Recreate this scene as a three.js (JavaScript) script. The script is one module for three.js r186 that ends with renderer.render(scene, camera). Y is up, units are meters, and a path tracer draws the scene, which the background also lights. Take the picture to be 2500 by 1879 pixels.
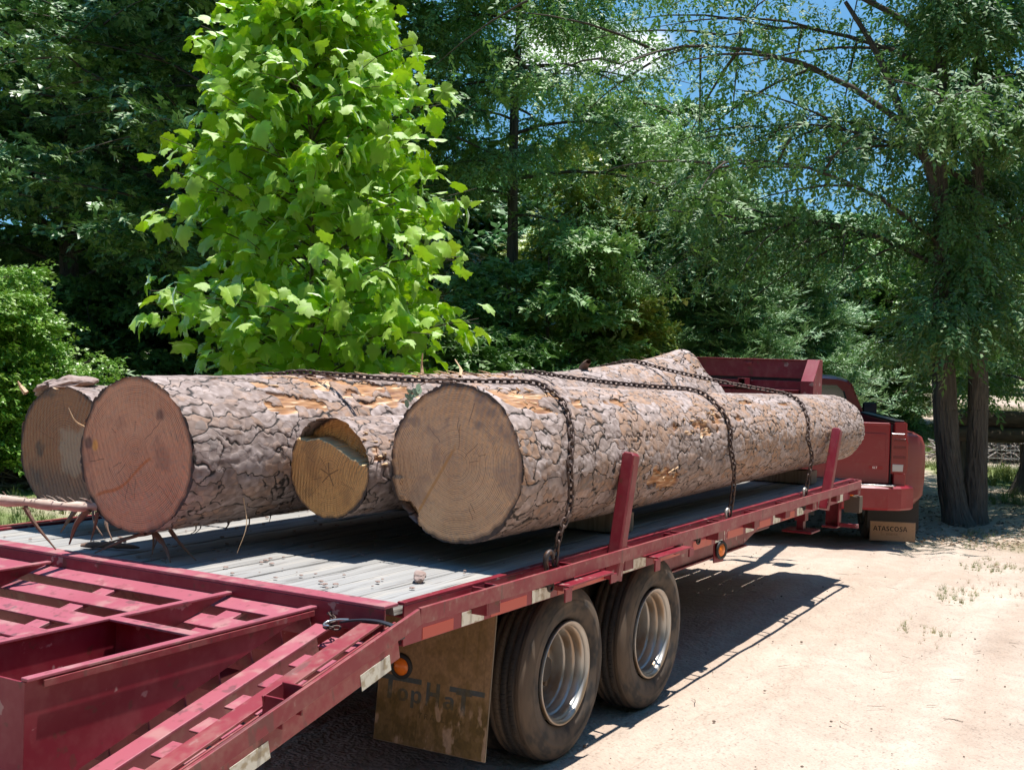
import * as THREE from 'three';
import { mergeGeometries, mergeVertices } from 'three/addons/utils/BufferGeometryUtils.js';
import { RoundedBoxGeometry } from 'three/addons/geometries/RoundedBoxGeometry.js';

// ---------------------------------------------------------------- camera, sky, sun, exposure
const scene = new THREE.Scene();
const camera = new THREE.PerspectiveCamera(35.98, 1024 / 769, 0.05, 2000);
camera.position.set(3.56, 1.731, 3.312);
camera.rotation.set(-0.0205, 0.5281, 0.0309, 'YXZ');
scene.add(camera);

const renderer = new THREE.WebGLRenderer({ antialias: true });
renderer.toneMapping = THREE.LinearToneMapping;
renderer.toneMappingExposure = 1.62;
renderer.shadowMap.enabled = true;

const SUN_DIR = new THREE.Vector3(0.10, 1, -0.085).normalize();
const sun = new THREE.DirectionalLight(new THREE.Color(1, 0.975, 0.925), 4.9);
sun.position.copy(SUN_DIR).multiplyScalar(80);
sun.castShadow = true;
sun.shadow.mapSize.set(4096, 4096);
Object.assign(sun.shadow.camera, { left: -40, right: 40, top: 40, bottom: -40, near: 1, far: 160 });
scene.add(sun, sun.target);

// ---------------------------------------------------------------- numbers: seeded random and noise
function rng(seed) {
  let s = seed | 0;
  return () => { s = (s + 0x6d2b79f5) | 0; let t = Math.imul(s ^ (s >>> 15), 1 | s); t = (t + Math.imul(t ^ (t >>> 7), 61 | t)) ^ t; return ((t ^ (t >>> 14)) >>> 0) / 4294967296; };
}
const hash2 = (x, y) => { let h = Math.imul(x | 0, 374761393) + Math.imul(y | 0, 668265263); h = Math.imul(h ^ (h >>> 13), 1274126177); return ((h ^ (h >>> 16)) >>> 0) / 4294967296; };
const hash3 = (x, y, z) => hash2(Math.imul(x | 0, 73856093) ^ Math.imul(z | 0, 83492791), y);
const fade = (t) => t * t * (3 - 2 * t);
function noise2(x, y) {
  const i = Math.floor(x), j = Math.floor(y), u = fade(x - i), v = fade(y - j);
  const a = hash2(i, j), b = hash2(i + 1, j), c = hash2(i, j + 1), d = hash2(i + 1, j + 1);
  return a + (b - a) * u + (c - a) * v + (a - b - c + d) * u * v;
}
const fbm = (x, y, o = 4) => { let s = 0, a = 0.5, n = 0; for (let k = 0; k < o; k++) { s += a * noise2(x, y); n += a; a *= 0.5; x = x * 2.03 + 17.3; y = y * 2.03 + 5.1; } return s / n; };
function noise3(x, y, z) {
  const i = Math.floor(x), j = Math.floor(y), k = Math.floor(z), u = fade(x - i), v = fade(y - j), w = fade(z - k);
  let s = 0;
  for (let c = 0; c < 8; c++) { const p = c & 1, q = (c >> 1) & 1, r = c >> 2; s += hash3(i + p, j + q, k + r) * (p ? u : 1 - u) * (q ? v : 1 - v) * (r ? w : 1 - w); }
  return s;
}
const clamp = (x, a = 0, b = 1) => Math.min(b, Math.max(a, x));
const sstep = (a, b, x) => fade(clamp((x - a) / (b - a)));
const mixN = (a, b, t) => a + (b - a) * t;
const mix3 = (a, b, t) => [mixN(a[0], b[0], t), mixN(a[1], b[1], t), mixN(a[2], b[2], t)];
const V = (x, y, z) => new THREE.Vector3(x, y, z);

// a place on the ground plan: column of the view (px of the 2500 px wide photograph) and distance along the view axis
const CY = Math.cos(0.5281), SY = Math.sin(0.5281);
function plan(px, depth) {
  const lat = (px - 1250) / 2894.7 * depth;
  return [3.56 + lat * CY - depth * SY, 3.312 - lat * SY - depth * CY];
}

// ---------------------------------------------------------------- sky: blue air with fair-weather clouds
{
  const W = 1024, Hh = 512, d = new Float32Array(W * Hh * 4);
  for (let j = 0; j < Hh; j++) for (let i = 0; i < W; i++) {
    const el = (j + 0.5) / Hh * Math.PI - Math.PI / 2, az = ((i + 0.5) / W - 0.5) * 2 * Math.PI;
    const dx = Math.cos(el) * Math.cos(az), dz = Math.cos(el) * Math.sin(az), dy = Math.sin(el);
    const t = Math.pow(clamp(dy), 0.42);
    let c = mix3([0.20, 0.43, 0.62], [0.050, 0.18, 0.43], t);
    if (dy > 0.02) {
      const px = dx / (dy + 0.22) * 1.5, pz = dz / (dy + 0.22) * 1.5;
      let n = fbm(px + 3.7, pz + 8.2, 6);
      // the cumulus above the trees and its neighbours
      const cu = [[-0.440, -0.860, 0.262, 0.046, 0.56], [-0.385, -0.886, 0.252, 0.03, 0.46], [-0.5125, -0.83, 0.217, 0.03, 0.5], [-0.455, -0.85, 0.245, 0.03, 0.5]];
      for (const [ux, uz, uy, s, g] of cu) { const l = Math.hypot(ux, uy, uz); const q = 1 - (dx * ux + dy * uy + dz * uz) / l; n += g * 0.5 * Math.exp(-(q + 2.2 * (dy - uy / l) ** 2) / (s * s * 0.9)); }
      n += 0.5 * (fbm(px * 7 + 1, pz * 7, 6) - 0.5);
      const k = sstep(0.66, 0.80, n) * sstep(0.02, 0.12, dy);
      c = mix3(c, [0.80, 0.82, 0.85], k * 0.95);
    }
    if (dy < 0) c = mix3(c, [0.14, 0.15, 0.12], sstep(0, -0.1, dy));
    const o = (j * W + i) * 4; d[o] = c[0]; d[o + 1] = c[1]; d[o + 2] = c[2]; d[o + 3] = 1;
  }
  const t = new THREE.DataTexture(d, W, Hh, THREE.RGBAFormat, THREE.FloatType);
  t.mapping = THREE.EquirectangularReflectionMapping; t.magFilter = t.minFilter = THREE.LinearFilter; t.needsUpdate = true;
  scene.background = t; scene.environment = t; scene.backgroundIntensity = 1; scene.environmentIntensity = 1;
}

// ---------------------------------------------------------------- geometry helpers
const taken = new Map();
function numbered(name) { const n = taken.get(name) || 0; taken.set(name, n + 1); return n ? `${name}_${String(n).padStart(3, '0')}` : name; }
function lit(o) { o.castShadow = o.receiveShadow = true; return o; }
function thing(name, label, category, group, pos = [0, 0, 0], turn = 0) {
  const o = new THREE.Group(); o.name = numbered(name); o.position.set(...pos); o.rotation.y = turn; scene.add(o);
  o.userData = { label, category }; if (group) o.userData.group = group;
  return o;
}
function tag(o, label, category, group) { o.userData.label = label; o.userData.category = category; if (group) o.userData.group = group; return o; }
function structure(o) { o.userData.kind = 'structure'; return o; }
function join(gs) {
  gs = (Array.isArray(gs) ? gs : [gs]);
  if (gs.length === 1) return gs[0];
  return mergeGeometries(gs.map((g) => { const q = g.index ? g.toNonIndexed() : g; for (const k of Object.keys(q.attributes)) if (!['position', 'normal', 'uv'].includes(k)) q.deleteAttribute(k); return q; }));
}
function part(name, gs, mat, parent) {
  const m = lit(new THREE.Mesh(join(gs), mat)); m.name = parent ? name : numbered(name); (parent || scene).add(m); return m;
}
const _m = new THREE.Matrix4(), _q = new THREE.Quaternion(), _e = new THREE.Euler();
function put(g, x = 0, y = 0, z = 0, rx = 0, ry = 0, rz = 0) { g.applyMatrix4(_m.compose(V(x, y, z), _q.setFromEuler(_e.set(rx, ry, rz)), V(1, 1, 1))); return g; }
// texture coordinates in metres from the face's own direction, before the piece is placed
function metreUV(g, off = 0) {
  if (g.index) g = g.toNonIndexed();
  const p = g.attributes.position, uv = new Float32Array(p.count * 2), a = V(), b = V(), c = V();
  for (let i = 0; i < p.count; i += 3) {
    a.fromBufferAttribute(p, i); b.fromBufferAttribute(p, i + 1); c.fromBufferAttribute(p, i + 2);
    const n = b.clone().sub(a).cross(c.clone().sub(a)); const X = Math.abs(n.x), Y = Math.abs(n.y), Z = Math.abs(n.z);
    [a, b, c].forEach((v, k) => {
      const [s, t] = X >= Y && X >= Z ? [v.z, v.y] : Y >= Z ? [v.x, v.z] : [v.x, v.y];
      uv[(i + k) * 2] = s + off; uv[(i + k) * 2 + 1] = t + off * 0.37;
    });
  }
  g.setAttribute('uv', new THREE.BufferAttribute(uv, 2));
  return g;
}
let uvOff = 0;
function bx(w, h, d, x, y, z, rx = 0, ry = 0, rz = 0, r = 0.003) {
  r = Math.min(r, w * 0.3, h * 0.3, d * 0.3); uvOff += 0.613;
  return put(metreUV(new RoundedBoxGeometry(w, h, d, 1, r), uvOff), x, y, z, rx, ry, rz);
}
// box by its faces
const bf = (x0, x1, y0, y1, z0, z1, r) => bx(x1 - x0, y1 - y0, z1 - z0, (x0 + x1) / 2, (y0 + y1) / 2, (z0 + z1) / 2, 0, 0, 0, r);
// bar from a to b, w wide across and h high
function bar(a, b, w, h, r = 0.003) {
  const A = V(...a), B = V(...b), dir = B.clone().sub(A), L = dir.length(); dir.normalize();
  let up = Math.abs(dir.y) > 0.95 ? V(0, 0, 1) : V(0, 1, 0); const s = up.clone().cross(dir).normalize(); up = dir.clone().cross(s);
  uvOff += 0.613;
  const g = metreUV(new RoundedBoxGeometry(w, h, L, 1, Math.min(r, w * 0.3, h * 0.3)), uvOff);
  g.applyMatrix4(new THREE.Matrix4().makeBasis(s, up, dir).setPosition(A.add(B).multiplyScalar(0.5)));
  return g;
}
function cyl(r0, r1, h, x, y, z, rx = 0, ry = 0, rz = 0, seg = 20) { return put(new THREE.CylinderGeometry(r0, r1, h, seg), x, y, z, rx, ry, rz); }
// a solid from an outline in the x-y plane pulled along z, placed by a matrix of its own
function slab(pts, depth, bev = 0.002) {
  const s = new THREE.Shape(pts.map((p) => new THREE.Vector2(p[0], p[1])));
  const g = new THREE.ExtrudeGeometry(s, { depth, bevelEnabled: bev > 0, bevelSize: bev, bevelThickness: bev, bevelSegments: 1, steps: 1 });
  return metreUV(g, uvOff += 0.3);
}
// a tapering tube along points with a radius at each, ends closed
function limb(pts, rad, seg = 8, wob = 0, seed = 1) {
  const n = pts.length, pos = [], nor = [], uv = [], idx = [];
  let u = V(1, 0, 0), len = 0; const T = V(), prev = V();
  for (let i = 0; i < n; i++) {
    T.copy(pts[Math.min(n - 1, i + 1)]).sub(pts[Math.max(0, i - 1)]).normalize();
    if (i === 0) { u = Math.abs(T.y) > 0.9 ? V(1, 0, 0) : V(0, 1, 0); }
    u = u.clone().addScaledVector(T, -u.dot(T)).normalize(); const w = T.clone().cross(u);
    if (i) len += pts[i].distanceTo(prev); prev.copy(pts[i]);
    for (let k = 0; k <= seg; k++) {
      const a = k / seg * Math.PI * 2, kk = k % seg; const r = rad[i] * (1 + wob * (noise3(Math.cos(a) * 2 + seed * 7, Math.sin(a) * 2, len * 2.2) - 0.5) * 2);
      const d = u.clone().multiplyScalar(Math.cos(a)).addScaledVector(w, Math.sin(a));
      pos.push(pts[i].x + d.x * r, pts[i].y + d.y * r, pts[i].z + d.z * r); nor.push(d.x, d.y, d.z); uv.push(k / seg * 6.283 * rad[0], len);
    }
  }
  for (let i = 0; i < n - 1; i++) for (let k = 0; k < seg; k++) { const a = i * (seg + 1) + k, b = a + seg + 1; idx.push(a, a + 1, b, a + 1, b + 1, b); }
  const g = new THREE.BufferGeometry();
  g.setAttribute('position', new THREE.Float32BufferAttribute(pos, 3)); g.setAttribute('normal', new THREE.Float32BufferAttribute(nor, 3)); g.setAttribute('uv', new THREE.Float32BufferAttribute(uv, 2)); g.setIndex(idx);
  if (wob) g.computeVertexNormals();
  return g.toNonIndexed();
}
function curve(pts, n) { return new THREE.CatmullRomCurve3(pts.map((p) => (p.isVector3 ? p : V(...p)))).getPoints(n); }

// ---------------------------------------------------------------- textures and materials
function dataTex(w, h, f, { srgb = true, rep = [1, 1] } = {}) {
  const d = new Uint8Array(w * h * 4);
  const enc = srgb ? (c) => 255 * (c <= 0.0031308 ? c * 12.92 : 1.055 * Math.pow(c, 1 / 2.4) - 0.055) : (c) => c * 255;
  for (let j = 0; j < h; j++) for (let i = 0; i < w; i++) { const c = f((i + 0.5) / w, (j + 0.5) / h), o = (j * w + i) * 4; d[o] = clamp(enc(c[0]), 0, 255); d[o + 1] = clamp(enc(c[1]), 0, 255); d[o + 2] = clamp(enc(c[2]), 0, 255); d[o + 3] = 255; }
  const t = new THREE.DataTexture(d, w, h, THREE.RGBAFormat); t.wrapS = t.wrapT = THREE.RepeatWrapping; t.magFilter = THREE.LinearFilter; t.minFilter = THREE.LinearMipmapLinearFilter; t.generateMipmaps = true;
  if (srgb) t.colorSpace = THREE.SRGBColorSpace; t.repeat.set(...rep); t.needsUpdate = true; return t;
}
// noise that repeats over the unit square with n cells a side
function tnoise(u, v, n, seed = 0) {
  const x = u * n, y = v * n, i = Math.floor(x), j = Math.floor(y), a = fade(x - i), b = fade(y - j), w = (k) => ((k % n) + n) % n;
  const h = (p, q) => hash2(w(p) + seed * 131, w(q) + seed * 57);
  return mixN(mixN(h(i, j), h(i + 1, j), a), mixN(h(i, j + 1), h(i + 1, j + 1), a), b);
}
const tfbm = (u, v, n, o, seed = 0) => { let s = 0, a = 0.5, t = 0; for (let k = 0; k < o; k++) { s += a * tnoise(u, v, n, seed + k); t += a; a *= 0.55; n *= 2; } return s / t; };
const std = (o) => new THREE.MeshStandardMaterial(o);
const rgb = (r, g, b) => new THREE.Color().setRGB(r, g, b);

// red trailer enamel, sun-dulled, with dust, scuffs and rust spots (2 m tile)
const paintTex = dataTex(768, 768, (u, v) => {
  const n = tfbm(u, v, 6, 5, 1), f = tfbm(u, v, 70, 3, 2), s = tfbm(u, v, 24, 5, 3), r = tfbm(u, v, 40, 4, 9), st = tfbm(u, v * 0.5, 50, 3, 5);
  let c = mix3([0.175, 0.007, 0.018], [0.225, 0.013, 0.028], n);
  c = mix3(c, [0.40, 0.20, 0.17], sstep(0.45, 0.8, s) * 0.10 + sstep(0.5, 0.8, f) * 0.06 + sstep(0.55, 0.8, st) * 0.06);
  c = mix3(c, [0.46, 0.34, 0.30], sstep(0.735, 0.76, tfbm(u * 1, v, 28, 5, 33)) * 0.55);
  c = mix3(c, [0.10, 0.04, 0.022], sstep(0.70, 0.75, r) * 0.6);
  return c;
}, { rep: [0.5, 0.5] });
const paintRough = dataTex(256, 256, (u, v) => { const n = 0.30 + 0.30 * tfbm(u, v, 10, 4, 3); return [n, n, n]; }, { srgb: false, rep: [0.7, 0.7] });
const mRed = new THREE.MeshPhysicalMaterial({ map: paintTex, roughnessMap: paintRough, roughness: 1, sheen: 0.3, sheenColor: rgb(0.50, 0.36, 0.40), sheenRoughness: 0.45 });   // enamel under a film of fine dust
// the same enamel on the tail frame under much more tan dust and tyre dirt
const dustTex = dataTex(768, 768, (u, v) => {
  const n = tfbm(u, v, 6, 5, 21), s = tfbm(u, v, 22, 5, 23), f = tfbm(u, v, 90, 3, 25), sc = tfbm(u, v * 0.25, 64, 3, 27);
  let c = mix3([0.20, 0.016, 0.026], [0.25, 0.028, 0.038], n);
  c = mix3(c, [0.33, 0.19, 0.145], sstep(0.36, 0.7, s * 0.6 + f * 0.4) * 0.32);
  c = mix3(c, [0.09, 0.05, 0.04], sstep(0.66, 0.74, sc) * 0.5);
  return mix3(c, [0.40, 0.30, 0.27], sstep(0.74, 0.82, f) * 0.2);
}, { rep: [0.5, 0.5] });
const mDusty = new THREE.MeshPhysicalMaterial({ map: dustTex, roughness: 0.5, sheen: 0.3, sheenColor: rgb(0.50, 0.40, 0.40), sheenRoughness: 0.5 });
const mWhiteTape = std({ map: dataTex(128, 128, (u, v) => { const n = tfbm(u, v, 7, 4, 31); return mix3([0.62, 0.60, 0.52], [0.36, 0.30, 0.20], sstep(0.42, 0.72, n)); }, { rep: [6, 6] }), roughness: 0.35 });
const mRedTape = std({ color: rgb(0.42, 0.05, 0.03), roughness: 0.35 });
const mSteelDark = std({ color: rgb(0.045, 0.035, 0.03), roughness: 0.6, metalness: 0.3 });
const mChain = std({ map: dataTex(128, 128, (u, v) => { const n = tfbm(u, v, 9, 4, 41); return mix3([0.060, 0.048, 0.046], [0.15, 0.072, 0.04], sstep(0.42, 0.7, n)); }, { rep: [9, 9] }), roughness: 0.52, metalness: 0.45 });
const mZinc = std({ color: rgb(0.5, 0.5, 0.5), roughness: 0.35, metalness: 0.9 });
const mBlackRubber = std({ color: rgb(0.02, 0.02, 0.022), roughness: 0.6 });
const mAmber = std({ color: rgb(0.85, 0.20, 0.02), roughness: 0.25 });
// tyre-worn paint of slats and ramp tops, its sunlit paleness put into the colour
const wornLitTex = dataTex(512, 512, (u, v) => {
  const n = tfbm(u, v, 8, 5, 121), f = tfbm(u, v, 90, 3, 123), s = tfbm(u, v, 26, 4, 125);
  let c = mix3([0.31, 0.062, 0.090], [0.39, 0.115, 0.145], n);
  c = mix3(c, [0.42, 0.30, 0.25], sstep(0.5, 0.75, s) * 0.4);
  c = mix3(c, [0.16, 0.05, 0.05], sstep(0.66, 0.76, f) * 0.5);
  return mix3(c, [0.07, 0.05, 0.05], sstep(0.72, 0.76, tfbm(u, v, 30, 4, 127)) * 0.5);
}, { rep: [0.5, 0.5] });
const mWornLit = std({ map: wornLitTex, roughness: 0.48 });
// ================================================================ the trailer
const H = 0.887, TL = 6.1, SL = 0.235;               // deck height, deck length, fall of the tail per metre
const trailer = thing('flatbed_trailer', 'red gooseneck flatbed trailer with plank deck, sloping tail and dual wheels, carrying the logs', 'trailer');
const tailA = Math.atan(SL);

// weathered deck planks: grain along the plank (texture 0.2 m x 2 m)
const grain = (u, v, seed) => tnoise(u + 0.03 * tnoise(u, v, 4, seed + 3), v, 8, seed) * 0.25 + (() => {
  const x = u * 40 + 3.2 * tfbm(u, v, 3, 3, seed + 7), i = Math.floor(x), f = x - i;
  const h = (k) => hash2(((k % 40) + 40) % 40 + seed * 17, Math.floor(0)); return mixN(h(i), h(i + 1), fade(f));
})() * 0.75;
const plankTexs = [0, 1, 2].map((s) => dataTex(256, 1024, (u, v) => {
  const g = grain(u, v, s + 3), b = tfbm(u, v, 4, 5, s + 11), st = tfbm(u, v, 10, 4, s + 15);
  let c = mix3([0.225, 0.213, 0.20], [0.36, 0.348, 0.333], g);
  c = mix3(c, [0.40, 0.36, 0.31], sstep(0.5, 0.75, b) * 0.6);
  c = mix3(c, [0.13, 0.11, 0.10], sstep(0.66, 0.8, st) * 0.7);
  const crack = sstep(0.08, 0.0, Math.abs(grain(u, v, s + 3) - 0.22)) * sstep(0.45, 0.65, tfbm(u, v, 5, 3, s + 19));
  return mix3(c, [0.05, 0.045, 0.04], crack * 0.9);
}, { rep: [5, 0.5] }));
const plankBump = dataTex(256, 1024, (u, v) => { const g = grain(u, v, 4), k = 0.6 * g + 0.4 * tfbm(u, v, 12, 3, 8); return [k, k, k]; }, { srgb: false, rep: [5, 0.5] });
const mPlank = plankTexs.map((t) => std({ map: t, bumpMap: plankBump, bumpScale: 0.004, roughness: 0.85 }));
{
  const R = rng(11), n = 13, w = 2.36 / n;
  for (let k = 0; k < n; k++) {
    // each plank a box with its long edges nibbled and its rear end a little uneven
    const seg = 46, len = 6.06, x0 = -1.18 + k * w, gap = 0.002 + R() * 0.003, off = R() * 7, top = H - 0.006 - R() * 0.004, cup = (R() - 0.5) * 0.002;
    const prof = [[gap, -0.040], [gap, -0.003], [gap + 0.003, 0], [w * 0.5, cup], [w - gap - 0.003, 0], [w - gap, -0.003], [w - gap, -0.040]];
    const pos = [], uv = [], idx = [], m = prof.length;
    for (let i = 0; i <= seg; i++) {
      const z = -0.012 - R() * 0.0 - len * i / seg, ch = (s) => Math.max(0, noise2(i * 0.9 + off * 31 + s * 50, 3.3) - 0.62) * 0.03;
      prof.forEach(([px, py], j) => {
        const e = j <= 2 ? ch(0) : j >= 4 ? -ch(1) : 0;
        pos.push(x0 + px + (j === 0 || j === 6 ? 0 : e), top + py - (j === 2 || j === 4 ? Math.abs(e) * 0.5 : 0), z); uv.push(px + (j === 0 ? -0.035 : j === 6 ? 0.035 : 0), z + off);
      });
    }
    for (let i = 0; i < seg; i++) for (let j = 0; j < m - 1; j++) { const a = i * m + j, b = a + m; idx.push(a, a + 1, b, a + 1, b + 1, b); }
    for (let i = 0; i < seg; i++) { const a = i * m, b = a + m; idx.push(a, b, a + m - 1, b, b + m - 1, a + m - 1); }
    for (let j = 1; j < m - 1; j++) idx.push(0, j + 1, j);
    const g = new THREE.BufferGeometry(); g.setAttribute('position', new THREE.Float32BufferAttribute(pos, 3)); g.setAttribute('uv', new THREE.Float32BufferAttribute(uv, 2)); g.setIndex(idx);
    const q = g.toNonIndexed(); q.computeVertexNormals();
    part('deck_plank', q, mPlank[k % 3], trailer);
  }
  // the frame below: main beams, cross members
  for (const s of [-1, 1]) {
    part('main_beam', [bf(s * 0.5 - 0.006, s * 0.5 + 0.006, 0.45, 0.745, -6.05, 0.02), bf(s * 0.5 - 0.06, s * 0.5 + 0.06, 0.735, 0.75, -6.05, 0.02), bf(s * 0.5 - 0.06, s * 0.5 + 0.06, 0.44, 0.455, -6.05, 0.02)], mRed, trailer);
    // lower side beam, stepped up near the front
    part('side_beam', [bar([s * 0.92, 0.60, -2.0], [s * 0.92, 0.60, -4.3], 0.05, 0.11), bar([s * 0.92, 0.6, -4.3], [s * 0.92, 0.70, -4.75], 0.05, 0.09), bar([s * 0.92, 0.545, -1.9], [s * 0.92, 0.545, -4.32], 0.09, 0.012)], mRed, trailer);
  }
  for (let z = -0.35; z > -6; z -= 0.61) part('cross_member', [bf(-1.19, 1.19, 0.752, 0.838, z - 0.004, z + 0.004), bf(-1.19, 1.19, 0.828, 0.838, z - 0.03, z + 0.03), bf(-1.19, 1.19, 0.752, 0.76, z - 0.03, z + 0.03)], mRed, trailer);
}
// rear bar of the deck, front bar
part('rear_bar', bf(-1.2, 1.2, 0.79, 0.876, 0.066, 0.075), mRed, trailer);
part('rear_bar_tread', bf(-1.2, 1.2, 0.8765, H + 0.001, -0.006, 0.075), mWornLit, trailer);
part('front_rail', [bf(-1.25, 1.25, 0.765, 0.884, -6.105, -6.092), bf(-1.23, 1.23, 0.872, 0.8845, -6.092, -6.045)], mRed, trailer);

function sideRail(s) {
  const X = (a, b) => (s > 0 ? [a, b] : [-b, -a]);
  const B = (a, b, y0, y1, z0, z1, r) => bf(...X(a, b), y0, y1, z0, z1, r);
  // channel along the deck edge; the stake pockets stand off it and carry the rub rail
  part('side_channel', [B(1.183, 1.214, 0.8765, H + 0.0015, -6.09, -0.02), B(1.206, 1.214, 0.735, 0.8765, -6.09, -0.02), B(1.15, 1.206, 0.735, 0.743, -6.09, -0.02)], mRed, trailer);
  const rub = [B(1.284, 1.2985, 0.826, 0.884, -5.99, 0.0)];
  // the rub rail bends round the front corner
  for (let k = 0; k < 6; k++) { const a = k / 6 * Math.PI / 2, b = (k + 1) / 6 * Math.PI / 2, c = 0.11; rub.push(bar([s * (1.29 - c + c * Math.cos(a)), 0.855, -5.99 - c * Math.sin(a)], [s * (1.29 - c + c * Math.cos(b)), 0.855, -5.99 - c * Math.sin(b)], 0.0145, 0.058)); }
  part('rub_rail', rub, mDusty, trailer);
  for (let k = 0; k < 10; k++) {
    const z = -0.46 - k * 0.61;
    if (z < -6) break;
    for (const q of [z, z - 0.09]) part('stake_pocket_plate', B(1.2142, 1.2838, 0.775, 0.879, q - 0.004, q + 0.004), mRed, trailer);
    part('stake_pocket_front', B(1.2755, 1.2838, 0.775, 0.826, z - 0.0855, z - 0.0045), mRed, trailer);
  }
  for (const [z0, n] of s > 0 ? [[-1.0, 1], [-1.92, 1]] : [[-1.0, 1], [-1.92, 1]])
    part('step_bracket', [B(1.2145, 1.345, 0.806, 0.815, z0 - 0.43, z0), B(1.337, 1.346, 0.765, 0.806, z0 - 0.46, z0 - 0.40), B(1.337, 1.346, 0.75, 0.806, z0 - 0.03, z0 + 0.03)], mRed, trailer);
}
sideRail(1); sideRail(-1);
// reflective tape on the side
for (const [z, w, l] of [[-0.267, 0.158, 1], [-0.783, 0.158, 1], [-1.63, 0.27, 1], [-2.30, 0.13, 0], [-2.824, 0.155, 1], [-3.323, 0.15, 1], [-3.83, 0.15, 1], [-4.33, 0.15, 1], [-4.83, 0.15, 1], [-5.33, 0.15, 1], [-5.78, 0.15, 1]])
  if (l) part('reflective_tape', bf(1.2142, 1.2156, 0.738, 0.790, z - w - 0.0345 * (3.31 - z), z - 0.0345 * (3.31 - z), 0.0005), mWhiteTape, trailer);
for (const [z, w] of [[-0.02, 0.2], [-0.47, 0.28], [-1.0, 0.5], [-1.99, 0.34], [-2.5, 0.28], [-3.02, 0.27], [-3.53, 0.26], [-4.03, 0.26]]) part('reflective_tape', bf(1.2142, 1.2154, 0.738, 0.780, z - w - 0.0345 * (3.31 - z), z - 0.0345 * (3.31 - z), 0.0005), mRedTape, trailer);

// ---- the sloping tail
const tailY = (z) => 0.86 - SL * z;
{
  const z1 = 1.62;
  const seg = (x, y0, w, h, za = 0.02, zb = z1, m = mDusty, name = 'tail_rail') => part(name, bar([x, y0 - SL * za, za], [x, y0 - SL * zb, zb], w, h), m, trailer);
  for (const s of [-1, 1]) {
    part('rub_rail', bar([s * 1.291, 0.8535, -0.001], [s * 1.291, 0.8535 - SL * z1, z1], 0.0145, 0.0575), mDusty, trailer);
    // channel beam inside it: top flange, web
    part('tail_beam', [bar([s * 1.165, 0.834, 0.076], [s * 1.165, 0.834 - SL * z1, z1], 0.072, 0.010), bar([s * 1.203, 0.762, 0.0], [s * 1.203, 0.762 - SL * z1, z1], 0.008, 0.134), bar([s * 1.158, 0.74, 0.076], [s * 1.158, 0.74 - SL * z1, z1], 0.085, 0.008)], mDusty, trailer);
    part('tail_strip', [bar([s * 0.946, 0.789, 0.078], [s * 0.946, 0.789 - SL * z1, z1], 0.072, 0.010), bar([s * 0.914, 0.735, 0.078], [s * 0.914, 0.735 - SL * z1, z1], 0.008, 0.096)], mWornLit, trailer);
    for (let k = 0; k < 2; k++) { const z = 0.59 + k * 0.66 - 0; part('stake_pocket', [bar([s * 1.2075, 0.842 - SL * z, z], [s * 1.286, 0.842 - SL * z, z], 0.008, 0.09), bar([s * 1.2075, 0.842 - SL * (z + 0.085), z + 0.085], [s * 1.286, 0.842 - SL * (z + 0.085), z + 0.085], 0.008, 0.09), bar([s * 1.2125, 0.842 - SL * z, z], [s * 1.2125, 0.842 - SL * (z + 0.085), z + 0.085], 0.008, 0.09)], mRed, trailer); }
  }
  for (const [z, w] of [[0.154, 0.16], [0.733, 0.16], [1.3, 0.16]]) part('reflective_tape', bar([1.2080, 0.730 - SL * z, z - 0.035 * (3.31 - z)], [1.2080, 0.730 - SL * (z + w), z + w - 0.035 * (3.31 - z)], 0.0016, 0.056, 0.0004), mWhiteTape, trailer);
  // climbing slats: angle irons lying on the slope
  for (let k = 0; k < 10; k++) {
    const z = 0.118 + k * 0.147, y = tailY(z) - 0.012;
    const slat = (x0, x1, yy) => [bx(x1 - x0, 0.008, 0.088, (x0 + x1) / 2, yy, z, tailA - 0.02), bx(x1 - x0, 0.085, 0.007, (x0 + x1) / 2, yy - 0.036, z - 0.041, tailA)];
    part('tail_slat', slat(-0.885, 0.885, y), mWornLit, trailer);
    for (const s of [-1, 1]) part('tail_cleat', s > 0 ? slat(0.984, 1.126, y - 0.075) : slat(-1.126, -0.984, y - 0.075), mWornLit, trailer);
  }
  for (const x of [-0.6, -0.05, 0.6]) part('slat_runner', bar([x, tailY(0.08) - 0.024, 0.08], [x, tailY(z1) - 0.024, z1], 0.075, 0.014), mWornLit, trailer);
  part('tail_end_bar', bf(-1.2, 1.2, tailY(z1) - 0.16, tailY(z1) - 0.01, z1, z1 + 0.012), mRed, trailer);
  for (const s of [-1, 1]) part('tail_support', bar([s * 0.5, 0.5, -0.05], [s * 0.5, 0.38, z1], 0.08, 0.14), mRed, trailer);
}
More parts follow.
